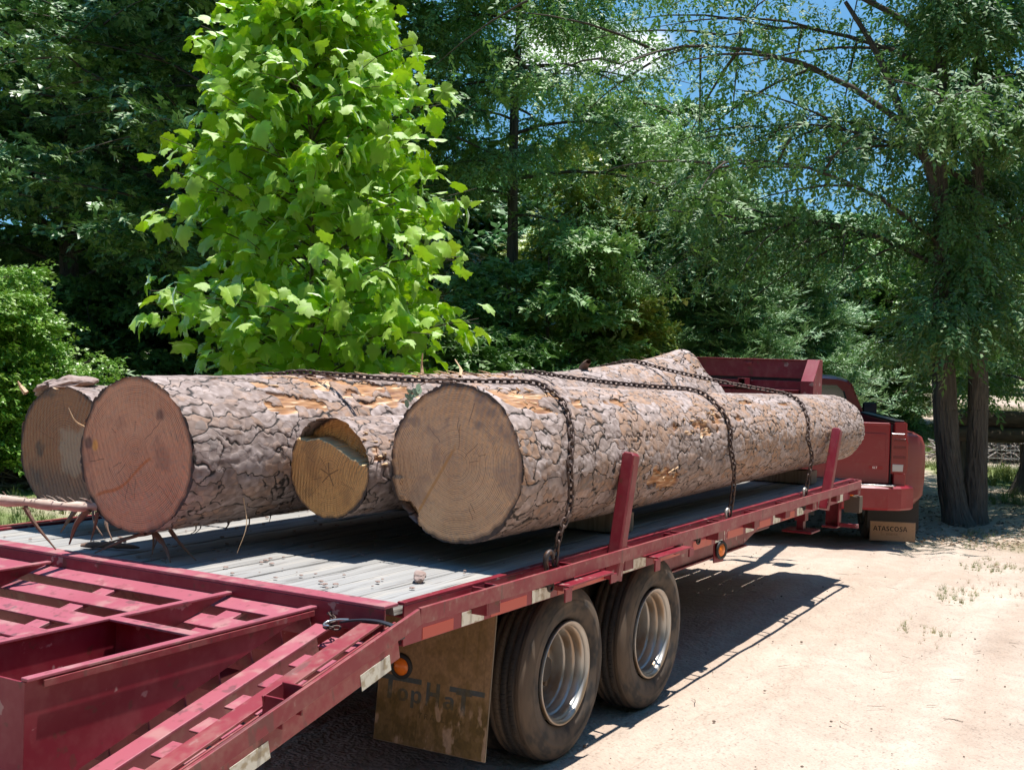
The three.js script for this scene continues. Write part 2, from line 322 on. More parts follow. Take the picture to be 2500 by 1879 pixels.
// fold-over ramps lying level over the tail
function ramp(x0, x1, outer) {
  const g = new THREE.Group(); g.name = 'fold_over_ramp'; trailer.add(g);
  const top = 0.853, za = 0.045, zb = 1.26, bot = (z) => tailY(z) - 0.005;
  const side = (x, flip) => {
    const pts = [[za, top - 0.012], [zb, top - 0.012], [zb, bot(zb) - 0.05], [za + 0.04, bot(za)]];
    const p = slab(pts, 0.008, 0.001); p.applyMatrix4(new THREE.Matrix4().makeBasis(V(0, 0, 1), V(0, 1, 0), V(-1, 0, 0))); p.translate(x + 0.004, 0, 0);
    part('side_plate', p, mRed, g);
    part('top_flange', bf(x - 0.014, x + 0.014, top - 0.010, top, za, zb), mWornLit, g);
  };
  side(x0); side(x1);
  if (outer > 0) part('lip', bf(x1 + 0.0145, x1 + 0.0195, top - 0.032, top - 0.013, za + 0.05, zb - 0.05, 0.001), mDusty, g);
  part('cross_flange', bf(x0 + 0.015, x1 - 0.015, top - 0.0105, top - 0.001, 0.60, 0.645), mWornLit, g);
  part('cross_plate', [bf(x0 + 0.006, x1 - 0.006, bot(0.62), top - 0.011, 0.600, 0.608)], mRed, g);
  part('end_plate', bf(x0 + 0.005, x1 - 0.005, bot(zb) - 0.05, top - 0.012, zb - 0.009, zb - 0.001), mRed, g);
  part('floor_plate', bar([(x0 + x1) / 2, bot(0.61) + 0.006, 0.61], [(x0 + x1) / 2, bot(zb) + 0.006, zb - 0.01], x1 - x0 - 0.02, 0.006), mRed, g);
}
ramp(0.497, 0.897, 1); ramp(-0.897, -0.497, -1);

// ---- wheels
const tyreTex = dataTex(512, 256, (u, v) => {
  const n = tfbm(u, v, 6, 4, 51), f = tfbm(u, v, 30, 3, 53);
  let c = mix3([0.024, 0.021, 0.020], [0.095, 0.066, 0.045], sstep(0.34, 0.66, n * 0.75 + f * 0.25));
  const sidew = v < 0.34 || v > 0.66; if (sidew) c = mix3(c, [0.13, 0.088, 0.058], 0.35 * sstep(0.3, 0.6, f));
  return c;
});
const tyreBump = dataTex(1024, 256, (u, v) => {
  let k = 0.7; const t = (v - 0.34) / 0.32;
  if (t > 0 && t < 1) { const s = (u * 110 + Math.abs(t - 0.5) * 2.2) % 1; if (s < 0.13 && Math.abs((t * 5) % 1 - 0.5) < 0.4) k = 0.25; } else { const rr = v < 0.5 ? v : 1 - v; if (Math.abs(rr - 0.22) < 0.008 || Math.abs(rr - 0.1) < 0.006) k = 1; k += 0.1 * tnoise(u, v, 64, 9); }
  return [k, k, k];
}, { srgb: false });
const mTyre = std({ map: tyreTex, bumpMap: tyreBump, bumpScale: 0.006, roughness: 0.82 });
const mRim = std({ map: dataTex(256, 256, (u, v) => { const n = tfbm(u, v, 5, 5, 61); return mix3([0.46, 0.44, 0.41], [0.30, 0.20, 0.12], sstep(0.34, 0.60, n) * 0.9); }), roughness: 0.36, metalness: 0.6 });
const mHubDust = std({ map: dataTex(128, 128, (u, v) => { const n = tfbm(u, v, 5, 4, 63); return mix3([0.16, 0.10, 0.06], [0.30, 0.21, 0.14], n); }), roughness: 0.8 });
// tyre profile (axis along y, later turned along x): [radius, across]
const tyreProfile = (R, w) => {
  const h = w / 2, p = [[0.226, -h * 0.62], [0.235, -h * 0.80], [0.27, -h * 0.97], [0.315, -h], [0.345, -h * 0.94], [R - 0.018, -h * 0.84], [R - 0.006, -h * 0.74]];
  const gro = [-0.5, -0.17, 0.17, 0.5];
  for (const g of gro) p.push([R, h * g - 0.007], [R - 0.010, h * g - 0.005], [R - 0.010, h * g + 0.005], [R, h * g + 0.007]);
  p.push([R - 0.006, h * 0.74], [R - 0.018, h * 0.84], [0.345, h * 0.94], [0.315, h], [0.27, h * 0.97], [0.235, h * 0.80], [0.226, h * 0.62]);
  return p;
};
const lathe = (p, n = 64) => new THREE.LatheGeometry(p.map(([r, y]) => new THREE.Vector2(r, y)), n);
const geoTyre = put(lathe(tyreProfile(0.383, 0.215), 72), 0, 0, 0, 0, 0, -Math.PI / 2);
// outer dual: deep dish towards +x, disc set far back
const geoRim = put(lathe([[0.06, -0.075], [0.150, -0.08], [0.164, -0.075], [0.168, -0.05], [0.170, -0.012], [0.178, -0.006], [0.180, 0.0], [0.181, 0.03], [0.190, 0.036], [0.192, 0.042], [0.193, 0.070], [0.204, 0.076], [0.206, 0.082], [0.207, 0.092], [0.2165, 0.098], [0.222, 0.101], [0.2265, 0.0985], [0.2265, 0.085], [0.212, 0.075], [0.206, -0.07], [0.222, -0.1]], 64), 0, 0, 0, 0, 0, -Math.PI / 2);
const geoHub = join([put(lathe([[0.0, -0.035], [0.045, -0.035], [0.052, -0.045], [0.056, -0.065], [0.105, -0.072]], 32), 0, 0, 0, 0, 0, -Math.PI / 2), ...Array.from({ length: 8 }, (_, k) => cyl(0.012, 0.012, 0.03, -0.065, 0.128 * Math.cos(k * Math.PI / 4), 0.128 * Math.sin(k * Math.PI / 4), 0, 0, Math.PI / 2, 6))]);
function wheel(x, z, side, outer) {
  const w = new THREE.Group(); w.name = outer ? 'outer_wheel' : 'inner_wheel'; w.position.set(side * x, 0.376, z); w.rotation.y = side > 0 ? 0 : Math.PI; w.rotation.x = 0; trailer.add(w);
  part('tyre', geoTyre, mTyre, w);
  const r = part('rim', geoRim, mRim, w); if (!outer) r.rotation.y = Math.PI;
  if (outer) part('hub', geoHub, mHubDust, w);
}
for (const z of [-1.276, -2.226]) for (const s of [-1, 1]) { wheel(1.106, z, s, true); wheel(0.86, z, s, false); }
for (const z of [-1.276, -2.226]) part('axle', cyl(0.055, 0.055, 2.2, 0, 0.376, z, 0, 0, Math.PI / 2), mSteelDark, trailer);
for (const s of [-1, 1]) part('suspension', [bar([s * 0.52, 0.44, -0.75], [s * 0.52, 0.44, -2.75], 0.06, 0.03), bar([s * 0.52, 0.40, -0.95], [s * 0.52, 0.40, -1.6], 0.06, 0.02), bar([s * 0.52, 0.40, -1.9], [s * 0.52, 0.40, -2.55], 0.06, 0.02)], mSteelDark, trailer);

// ---- mud flap with its lettering, marker lights
function canvasTex(w, h, draw) {
  const c = document.createElement('canvas'); c.width = w; c.height = h; const x = c.getContext('2d'); draw(x, w, h);
  const t = new THREE.CanvasTexture(c); t.colorSpace = THREE.SRGBColorSpace; t.magFilter = THREE.LinearFilter; return t;
}
function speckle(x, w, h, seed, f) {   // dirt pixel by pixel over a drawing
  const im = x.getImageData(0, 0, w, h), d = im.data;
  for (let j = 0; j < h; j++) for (let i = 0; i < w; i++) { const o = (j * w + i) * 4, r = f(i / w, j / h, [d[o], d[o + 1], d[o + 2]]); d[o] = r[0]; d[o + 1] = r[1]; d[o + 2] = r[2]; }
  x.putImageData(im, 0, 0);
}
const flapTex = canvasTex(512, 600, (x, w, h) => {
  x.fillStyle = '#8d7050'; x.fillRect(0, 0, w, h);
  x.save(); x.translate(14, 340); x.scale(1.08, 1.0); x.fillStyle = '#474f54';
  x.font = 'bold 128px sans-serif'; x.fillText('T', 6, 92); x.fillRect(0, -2, 176, 20); x.font = 'bold 104px sans-serif';
  x.save(); x.translate(70, 92); x.scale(0.92, 0.82); x.fillText('op', 0, 0); x.restore(); x.save(); x.translate(190, 92); x.scale(1.0, 1.22); x.fillText('H', 0, 0); x.restore(); x.save(); x.translate(268, 92); x.scale(0.95, 0.82); x.fillText('a', 0, 0); x.restore(); x.font = 'bold 128px sans-serif'; x.fillText('T', 322, 104); x.fillRect(296, 2, 146, 20);
  x.fillStyle = '#4c3f30'; x.font = 'bold 30px sans-serif'; x.fillText('T R A I L E R S', 172, 146); x.restore();
  speckle(x, w, h, 1, (u, v, c) => {
    const n = fbm(u * 9, v * 9, 5), f = fbm(u * 60, v * 50, 3), st = fbm(u * 40, v * 3, 3);
    const low = sstep(0.62, 0.74, v + 0.12 * (n - 0.5)); const mud = clamp(sstep(0.40, 0.62, n) * 0.3 + sstep(0.55, 0.75, st) * 0.25 + low * (0.35 + 0.4 * sstep(0.4, 0.6, fbm(u * 18, v * 14, 4))));
    c = mix3(c, [98, 78, 38], mud); c = mix3(c, [178, 150, 128], sstep(0.60, 0.72, fbm(u * 14 + 9, v * 8 + 3, 4)) * low * 0.8);
    return c.map((q) => q * (0.86 + 0.28 * f));
  });
});
{
  const mFlap = std({ map: flapTex, roughness: 0.75 }), mPlain = std({ color: rgb(0.2, 0.15, 0.1), roughness: 0.8 });
  const make = (s) => {
    const g = new THREE.Group(); g.name = 'mud_flap'; trailer.add(g);
    g.position.set(s * 0.893, 0.765, -0.735); g.rotation.set(-0.10, 0.04, 0);
    part('flap_sheet', bx(0.535, 0.63, 0.008, 0, -0.315, 0), mPlain, g);
    const f = new THREE.PlaneGeometry(0.53, 0.624); put(f, 0, -0.315, 0.0052); part('flap_face', f, mFlap, g);
  };
  make(1); make(-1);
  part('flap_hanger', bf(0.6, 1.2, 0.735, 0.765, -0.752, -0.742), mRed, trailer);
}
function markerLight(x, y, z, face, parent = trailer) {   // amber disc in a black rubber ring on a tab
  const g = new THREE.Group(); g.name = 'marker_light'; g.position.set(x, y, z); parent.add(g); g.rotation.y = face;
  part('ring', put(lathe([[0.037, 0.0], [0.050, 0.0], [0.055, 0.008], [0.050, 0.018], [0.037, 0.014]], 28), 0, 0, 0, Math.PI / 2), mBlackRubber, g);
  part('lens', put(lathe([[0, 0.022], [0.02, 0.020], [0.0365, 0.012], [0.0365, 0.0]], 28), 0, 0, 0, Math.PI / 2), mAmber, g);
  part('mount_tab', slab([[-0.05, -0.07], [0.05, -0.07], [0.055, 0.08], [-0.055, 0.08]], 0.004), mRed, g).position.z = -0.012;
}
markerLight(0.735, 0.452, -0.70, 0.04); markerLight(-0.735, 0.452, -0.70, 0.04);
markerLight(1.215, 0.690, -3.12, 1.38);
// front corner lamps and lamp box
part('corner_lamp', [bf(1.215, 1.235, 0.76, 0.80, -6.06, -5.98, 0.004)], mAmber, trailer);
part('lamp_box', [bf(1.17, 1.29, 0.63, 0.758, -6.09, -5.99)], std({ color: rgb(0.10, 0.07, 0.05), roughness: 0.6 }), trailer);
// landing leg with its foot, and the bent step behind it
part('landing_leg', [bf(1.04, 1.12, 0.64, 0.77, -5.20, -5.12), bf(1.055, 1.105, 0.575, 0.64, -5.19, -5.13)], mRed, trailer);
part('leg_foot', [bf(0.97, 1.19, 0.560, 0.575, -5.27, -5.05, 0.004)], mRed, trailer);
part('step', [bf(1.03, 1.15, 0.51, 0.76, -6.0, -5.985), bf(1.03, 1.15, 0.51, 0.525, -5.985, -5.88), bf(1.137, 1.15, 0.525, 0.76, -5.985, -5.93)], mRed, trailer);
part('step_lip', [bf(1.15, 1.29, 0.515, 0.545, -5.995, -5.965)], mRed, trailer);
// rope rings and rusty latches under the rail
for (const z of [-0.97, -2.62, -4.55]) part('chain_keeper', [put(new THREE.TorusGeometry(0.02, 0.006, 6, 14), 1.275, 0.81, z, 0, Math.PI / 2), bx(0.06, 0.02, 0.03, 1.246, 0.815, z)], mSteelDark, trailer);

// ---- gooseneck and its headboard
for (const s of [-1, 1]) part('neck_beam', [bar([s * 0.36, 0.62, -5.9], [s * 0.36, 1.33, -7.15], 0.1, 0.22), bar([s * 0.36, 1.33, -7.05], [s * 0.06 - 0.16, 1.33, -9.5], 0.1, 0.2)], mRed, trailer);
part('coupler', [cyl(0.06, 0.06, 0.5, -0.2, 1.06, -9.45)], mSteelDark, trailer);
{
  const g = new THREE.Group(); g.name = 'headboard'; trailer.add(g);
  const z = -6.97;
  part('upper_panel', [bf(-0.565, 0.565, 1.655, 1.808, z - 0.01, z), bf(-0.62, 0.62, 1.808, 1.818, z - 0.06, z + 0.012)], mRed, g);
  part('lower_panel', [bf(-0.565, 0.565, 1.20, 1.628, z - 0.01, z)], mRed, g);
  part('back_plate', [bf(-0.6, 0.6, 1.2, 1.80, z - 0.30, z - 0.29)], mSteelDark, g);
  part('shelf', [bf(-0.565, 0.1, 1.560, 1.568, z, z + 0.10), bf(0.1, 0.50, 1.542, 1.550, z, z + 0.10)], mRed, g);
  part('shelf_web', [bf(-0.565, 0.50, 1.20, 1.54, z + 0.05, z + 0.058)], mRed, g);
  for (const s of [-1, 1]) {
    // gusset post: sloping top face, straight sides
    const p = slab([[0, 1.20], [0.20, 1.20], [0.20, 1.63], [0.02, 1.818], [-0.06, 1.818], [-0.06, 1.2]], 0.105, 0.003);
    p.applyMatrix4(new THREE.Matrix4().makeBasis(V(0, 0, 1), V(0, 1, 0), V(-1, 0, 0))); p.translate(s > 0 ? 0.67 : -0.565, 0, z);
    part('gusset_post', p, mRed, g);
  }
  const t = 0.036, o = [[-t, -t], [t, -t], [t, t], [-t, t]], sh = new THREE.Shape(o.map((q) => new THREE.Vector2(...q)));
  sh.holes.push(new THREE.Path(o.map((q) => new THREE.Vector2(q[0] * 0.78, q[1] * 0.78)).reverse()));
  part('square_tube', put(metreUV(new THREE.ExtrudeGeometry(sh, { depth: 0.14, bevelEnabled: false })), 0.01, 1.606, z + 0.005), mRed, g);
  part('panel_tab', bf(-0.02, 0.055, 1.765, 1.79, z, z + 0.012), mRed, g);
}
// ================================================================ the logs
// pine bark: plates parted by deep cracks, each plate layered in flakes. u metres along, a angle round the log.
function barkField(seed, Rref, torn) {
  const circ = 2 * Math.PI * Rref, nw = Math.round(circ / 0.060), cu = 0.128, nf = Math.round(circ / 0.026), fu = 0.040;
  const vor = (x, y, n, sd) => {
    const i0 = Math.floor(x), j0 = Math.floor(y); let f1 = 9, f2 = 9, a = 0, b = 0;
    for (let i = i0 - 1; i <= i0 + 1; i++) for (let j = j0 - 1; j <= j0 + 1; j++) {
      const jj = ((j % n) + n) % n, h = hash2(i * 7 + sd, jj * 13 + sd * 3), k = hash2(i * 11 + 5 + sd, jj * 5 + 77 + sd);
      const dx = i + 0.5 + (h - 0.5) * 0.95 - x, dy = j + 0.5 + (k - 0.5) * 0.95 - y, d = dx * dx + dy * dy, id = (Math.imul(i + 999, 7919) ^ Math.imul(jj + 31, 104729) ^ sd) >>> 0;
      if (d < f1) { f2 = f1; b = a; f1 = d; a = id; } else if (d < f2) { f2 = d; b = id; }
    }
    return [Math.sqrt(f2) - Math.sqrt(f1), a, b];
  };
  return (u, a) => {
    const ca = Math.cos(a) * Rref, sa = Math.sin(a) * Rref;
    const w1 = noise3(ca * 16 + seed, sa * 16, u * 16) - 0.5, w2 = noise3(ca * 16 + seed + 40, sa * 16, u * 16) - 0.5, w3 = noise3(ca * 52, sa * 52 + seed, u * 52) - 0.5, lo = noise3(ca * 3 + seed, sa * 3 + 5, u * 2.2);
    const s = a / (2 * Math.PI), X = u / cu + w1 * 1.0 + w3 * 0.34, Y = s * nw + w2 * 1.0 + w3 * 0.3;
    const [e, id, ib] = vor(X, Y, nw, seed);
    const [e2, id2] = vor(u / fu + w2 * 0.8, s * nf + w1 * 0.8, nf, seed + 5);
    const weld = hash2(id ^ ib, 7) < 0.36 ? 0.18 : 1;                       // some neighbours have not parted
    const crack = (1 - sstep(0.012, 0.05 + 0.13 * noise3(ca * 9 + 3, sa * 9, u * 9 + seed), e)) * weld;
    const hp = hash2(id, 3), hq = hash2(id, 9), hf = hash2(id2, 4);
    let h = 0.0068 * (1 - crack) * (0.8 + 0.2 * hp) + 0.0034 * hf * sstep(0, 0.05, e2) + 0.0015 * w3 + 0.003 * (1 - crack) * (hp - 0.5) * w2;
    let c = mix3([0.19, 0.130, 0.106], [0.49, 0.40, 0.375], clamp(0.35 * hp + 0.35 * hf + 0.5 * (lo - 0.2 + w3)));
    c = mix3(c, [0.37, 0.205, 0.115], sstep(0.5, 0.85, 0.45 * hq + 0.3 * hf + 0.4 * lo) * 0.8);   // rusty under-flakes
    c = mix3(c, [0.17, 0.155, 0.155], sstep(0.8, 0.95, hf * 0.6 + hq * 0.45) * 0.7);              // weathered grey flakes
    c = c.map((q) => q * (0.86 + 0.5 * (w3 + 0.3) * 0.5));
    c = mix3(c, [0.17, 0.12, 0.095], (1 - sstep(0.0, 0.07, e2)) * (hq > 0.45 ? 0.8 : 0.25));
    c = mix3(c, [0.028, 0.021, 0.018], clamp(crack * 1.25));
    for (const [tu, ta, ru, ra, dep] of torn) {                             // bark knocked off: fibrous orange wood
      let da = Math.abs(((a - ta) % (2 * Math.PI) + 3 * Math.PI) % (2 * Math.PI) - Math.PI);
      const q = Math.hypot((u - tu) / ru, da / ra) + (w1 + w2) * 0.7 + (hq - 0.3) * 1.5, m = 1 - sstep(0.52, 0.75, q);
      if (m > 0) {
        const fib = noise3(ca * 120, sa * 120, u * 16), f2 = noise3(ca * 40, sa * 40, u * 9);
        h = mixN(h, -0.008 * dep + 0.012 * fib * f2, m);
        c = mix3(c, mix3(mix3([0.17, 0.06, 0.022], [0.56, 0.29, 0.12], clamp(fib * 0.9 + f2 * 0.7 - 0.3)), [0.74, 0.54, 0.36], sstep(0.62, 0.9, fib * 0.7 + f2 * 0.4)), m * (0.75 + 0.25 * hf));
      }
    }
    return [h, c];
  };
}
// a sawn end: rings round an off-centre pith, flecks, stains, a dark rim. x, y from -1 to 1
function sawnEnd(seed, p) {
  return (u, v) => {
    const x = u * 2 - 1, y = v * 2 - 1, rr = Math.hypot(x, y), dx = x - p.pith[0], dy = y - p.pith[1], an = Math.atan2(dy, dx);
    const sc = Math.hypot(dx, dy) / Math.max(0.2, (1 + p.pith[0] * Math.cos(an) * -1 + p.pith[1] * Math.sin(an) * -1));
    const wob = 0.03 * (noise2(an * 2 + seed, sc * 3) - 0.5) + 0.012 * (noise2(x * 9 + seed, y * 9) - 0.5), q = (sc + wob) * p.rings, i = Math.floor(q), f = q - i;
    const line = sstep(0.62, 0.9, f) * (1 - sstep(0.94, 1, f)) * (0.3 + 0.7 * hash2(i, seed));
    const patch = sstep(0.36, 0.66, fbm(x * 2.6 + seed * 3, y * 2.6, 3)), fl = fbm(x * 34 + seed, y * 34, 3), gr = fbm(x * 90, y * 90 + seed, 2), st = fbm(x * 2.2 + seed * 9, y * 2.2 + 4, 4);
    let c = mix3(p.a, p.b, clamp(0.25 + 0.5 * fbm(x * 3 + seed, y * 3, 4) + 0.5 * (gr - 0.5)));
    const saw = Math.sin((x * Math.cos(p.saw) + y * Math.sin(p.saw)) * 160 + 5 * noise2(x * 3, y * 3));
    c = c.map((k) => k * (1 + 0.035 * saw));
    c = mix3(c, p.ring, clamp(line * (0.5 + 0.7 * patch)));
    c = mix3(c, [0.10, 0.06, 0.045], sstep(0.64, 0.74, fl) * sstep(0.3, 0.7, line + 0.3 * patch) * 0.75);
    c = mix3(c, p.stain, sstep(0.56, 0.74, st) * p.stainAmt);
    for (let k = 0; k < 9; k++) { const t = hash2(k, seed) * 6.283, r0 = 0.1 + 0.5 * hash2(k, seed + 9), r1 = r0 + 0.08 + 0.3 * hash2(k, seed + 5), al = dx * Math.cos(t) + dy * Math.sin(t), ac = Math.abs(-dx * Math.sin(t) + dy * Math.cos(t) + 0.02 * (noise2(al * 14, k) - 0.5)); if (al > r0 && al < r1) c = mix3(c, [0.10, 0.05, 0.03], (1 - sstep(0.002, 0.007, ac)) * 0.7); }
    if (p.extra) c = p.extra(x, y, c);
    const edge = 0.955 + 0.018 * (noise2(Math.atan2(y, x) * 9, seed) - 0.5) * 2;
    c = mix3(c, [0.15, 0.085, 0.055], sstep(edge - 0.05, edge - 0.015, rr) * 0.6);
    c = mix3(c, [0.075, 0.05, 0.04], sstep(edge - 0.012, edge + 0.012, rr));
    return c;
  };
}
const mSliver = std({ map: dataTex(64, 256, (u, v) => mix3([0.42, 0.22, 0.09], [0.74, 0.55, 0.36], tfbm(u, v, 16, 3, 71)), { rep: [8, 2] }), roughness: 0.75 });
const mShred = std({ map: dataTex(64, 256, (u, v) => mix3([0.09, 0.05, 0.035], [0.24, 0.14, 0.095], tfbm(u, v, 12, 3, 73)), { rep: [8, 2] }), roughness: 0.85 });
const mBarkBit = std({ map: dataTex(128, 128, (u, v) => mix3([0.20, 0.12, 0.09], [0.42, 0.33, 0.30], tfbm(u, v, 6, 4, 75)), { rep: [8, 8] }), roughness: 0.9 });

function makeLog(o) {
  const root = thing('pine_log', o.label, 'log', 'pine logs on the trailer deck', [o.c0[0], o.c0[1], o.z]);
  const L = o.len, field = barkField(o.seed, o.R(0), o.torn || []);
  const cen = (u) => [(o.c1[0] - o.c0[0]) * u / L, (o.cy ? o.cy(u) - o.c0[1] : (o.c1[1] - o.c0[1]) * u / L)];
  const lobe = (a, u) => 1 + 0.016 * Math.sin(a * 2 + o.seed) + 0.013 * Math.sin(a * 3 + u * 0.7 + o.seed) + 0.008 * Math.sin(a * 7 + u * 1.3 + o.seed * 2) + (o.lobe ? o.lobe(a, u) : 0);
  const A0 = -Math.PI / 2, nu = o.nu, nv = o.nv;
  const pos = [], uv = [], idx = [], ring = [[], []];
  for (let i = 0; i <= nu; i++) {
    const u = L * i / nu, [cx, cy] = cen(u), R = o.R(u);
    for (let j = 0; j <= nv; j++) {
      const a = A0 + 2 * Math.PI * (j % nv) / nv, aa = A0 + 2 * Math.PI * j / nv;
      let h = field(u, a)[0]; if (i === nu) h *= 0.5;
      const r = R * lobe(a, u) + h - 0.008; const jag = i === 0 ? 0.014 * (noise2(j * 0.35, o.seed) - 0.5) : 0;
      pos.push(cx + r * Math.cos(a), cy + r * Math.sin(a), -u + jag); uv.push(u / L, (aa - A0) / (2 * Math.PI));
      if (i === 0) ring[0].push([r * Math.cos(a), r * Math.sin(a)]); if (i === nu) ring[1].push([cx + r * Math.cos(a), cy + r * Math.sin(a)]);
    }
  }
  for (let i = 0; i < nu; i++) for (let j = 0; j < nv; j++) { const a = i * (nv + 1) + j, b = a + nv + 1; idx.push(a, a + 1, b, a + 1, b + 1, b); }
  const g = new THREE.BufferGeometry(); g.setAttribute('position', new THREE.Float32BufferAttribute(pos, 3)); g.setAttribute('uv', new THREE.Float32BufferAttribute(uv, 2)); g.setIndex(idx); g.computeVertexNormals();
  // flip if the winding came out inward
  { const n = g.attributes.normal, p = g.attributes.position, k = nv >> 2; if (n.getX(k + 3 * (nv + 1)) * p.getX(k + 3 * (nv + 1)) + n.getY(k + 3 * (nv + 1)) * p.getY(k + 3 * (nv + 1)) < 0) { const q = []; for (let i = 0; i < idx.length; i += 3) q.push(idx[i], idx[i + 2], idx[i + 1]); g.setIndex(q); g.computeVertexNormals(); } }
  const [tw, th] = o.tex, cd = new Uint8Array(tw * th * 4), hd = new Uint8Array(tw * th * 4);
  const enc = (c) => 255 * (c <= 0.0031308 ? c * 12.92 : 1.055 * Math.pow(c, 1 / 2.4) - 0.055);
  for (let j = 0; j < th; j++) for (let i = 0; i < tw; i++) {
    const [h, c] = field(L * (i + 0.5) / tw, A0 + 2 * Math.PI * (j + 0.5) / th), k = (j * tw + i) * 4;
    cd[k] = clamp(enc(c[0]), 0, 255); cd[k + 1] = clamp(enc(c[1]), 0, 255); cd[k + 2] = clamp(enc(c[2]), 0, 255); cd[k + 3] = 255;
    hd[k] = hd[k + 1] = hd[k + 2] = clamp((h + 0.012) / 0.04 * 255, 0, 255); hd[k + 3] = 255;
  }
  const mk = (d, s) => { const t = new THREE.DataTexture(d, tw, th, THREE.RGBAFormat); t.wrapS = THREE.ClampToEdgeWrapping; t.wrapT = THREE.RepeatWrapping; t.magFilter = THREE.LinearFilter; t.minFilter = THREE.LinearMipmapLinearFilter; t.generateMipmaps = true; if (s) t.colorSpace = THREE.SRGBColorSpace; t.needsUpdate = true; return t; };
  part('bark', g, std({ map: mk(cd, true), bumpMap: mk(hd, false), bumpScale: 0.016, roughness: 0.82 }), root);
  const cap = (rg, z, face, ledge) => {
    const nr = ledge ? 70 : 26, P = [], U = [], I = [], cx = rg === ring[1] ? cen(L)[0] : 0, cy = rg === ring[1] ? cen(L)[1] : 0, Rm = (rg === ring[1] ? o.R(L) : o.R(0)) * 1.02;
    const at = (x, y) => { P.push(x, y, z + (face > 0 ? (ledge ? ledge((x - cx) / Rm, (y - cy) / Rm) : 0) + 0.004 * (fbm((x + 3) * 26, y * 26, 3) - 0.5) : 0)); U.push(0.5 + (x - cx) / Rm / 2, 0.5 + (y - cy) / Rm / 2); };
    for (let k = 0; k <= nr; k++) for (let j = 0; j <= nv; j++) { const t = k / nr, q = rg[j % nv]; at(mixN(cx, q[0], t), mixN(cy, q[1], t)); }
    for (let k = 0; k < nr; k++) for (let j = 0; j < nv; j++) { const a = k * (nv + 1) + j, b = a + nv + 1; if (face > 0) I.push(a, b, a + 1, a + 1, b, b + 1); else I.push(a, a + 1, b, a + 1, b + 1, b); }
    const q = new THREE.BufferGeometry(); q.setAttribute('position', new THREE.Float32BufferAttribute(P, 3)); q.setAttribute('uv', new THREE.Float32BufferAttribute(U, 2)); q.setIndex(I); q.computeVertexNormals(); return q;
  };
  // chain-saw arcs and torn fibre as fine relief
  const endBump = dataTex(512, 512, (u, v) => { const x = u - 1.4, y = v - 0.3 - 0.3 * (o.seed % 3), r = Math.hypot(x, y), k = 0.5 + 0.3 * Math.sin(r * 170 + 6 * noise2(u * 5, v * 5)) * fbm(u * 4 + o.seed, v * 4, 2) + 0.5 * (fbm(u * 60, v * 60, 3) - 0.5) + 0.35 * (fbm(u * 9, v * 9 + o.seed, 3) - 0.5); return [k, k, k]; }, { srgb: false });
  const mEnd = std({ map: dataTex(o.faceTex || 640, o.faceTex || 640, sawnEnd(o.seed, o.face)), bumpMap: endBump, bumpScale: 0.009, roughness: 0.8 });
  part('cut_face', cap(ring[0], 0.001, 1, o.ledge), mEnd, root);
  part('far_face', cap(ring[1], -L - 0.001, -1), mEnd, root);
  root.userData.at = undefined; delete root.userData.at;
  return { root, cen, surf: (u, a, out = 0) => { const [cx, cy] = cen(u), r = o.R(u) * lobe(a, u) + out; return V(cx + r * Math.cos(a), cy + r * Math.sin(a), -u); } };
}
// strips of torn bark or wood hanging from a log, drawn from point to point in the log's own space
function strip(root, name, pts, r, mat, flat = 1) {
  const c = curve(pts, 10), R = rng(Math.round(pts[0][0] * 1000 + pts[0][2] * 77));
  const g = limb(c, c.map((_, i) => r * (1 - 0.75 * i / 10) * (0.8 + 0.4 * R())), 5);
  if (flat !== 1) { const p0 = V(...pts[0]); g.translate(-p0.x, -p0.y, -p0.z); g.scale(flat, 1, 1); g.translate(p0.x, p0.y, p0.z); }
  g.computeVertexNormals(); return part(name, g, mat, root);
}

const R4 = (u) => mixN(0.325, 0.262, u / 5.65), R2 = (u) => 0.32 + 0.005 * u + 0.028 * sstep(3.2, 4.6, u) + 0.058 * Math.pow(clamp((u - 4.2) / 1.3), 1.6);
const log4 = makeLog({ label: 'large pine log with tan ringed end, on the deck edge against the stakes', seed: 4, c0: [0.935, 1.302], c1: [0.95, 1.262], z: -0.75, len: 5.65, R: R4, nu: 520, nv: 250, tex: [2048, 1024], faceTex: 900,
  torn: [[0.42, 1.05, 0.34, 0.34, 0.8], [2.02, 0.42, 0.42, 0.2, 1.2], [2.3, 0.75, 0.45, 0.22, 1], [2.65, 0.62, 0.16, 0.3, 1], [1.52, -0.42, 0.26, 0.2, 1.6], [1.66, -0.62, 0.16, 0.16, 1], [1.2, 0.95, 0.22, 0.10, 1], [3.1, 0.95, 0.2, 0.08, 1], [3.75, 0.9, 0.18, 0.07, 0.6]],
  ledge: (x, y) => (x < -0.72 - 0.1 * noise2(y * 6, 2) && y < -0.22 && y > -0.62 ? 0.012 : 0) + (Math.hypot(x, y) > 0.84 && x < -0.55 && y < -0.52 ? -0.05 : 0),
  face: { pith: [0.02, -0.02], rings: 46, saw: 1.0, a: [0.58, 0.315, 0.165], b: [0.78, 0.50, 0.30], ring: [0.20, 0.095, 0.05], stain: [0.30, 0.19, 0.14], stainAmt: 0.5,
    extra: (x, y, c) => { const d = Math.abs((x + 0.24) * 0.85 - (y + 0.16) * 0.52), k = (1 - sstep(0.008, 0.03, d)) * sstep(-0.75, -0.6, y) * sstep(0.32, 0.1, y); c = mix3(c, [0.50, 0.24, 0.08], k * 0.75); return mix3(c, [0.22, 0.16, 0.14], sstep(0.52, 0.7, fbm(x * 6 + 3, y * 6, 4)) * sstep(0.15, 0.5, y) * 0.55); } } });
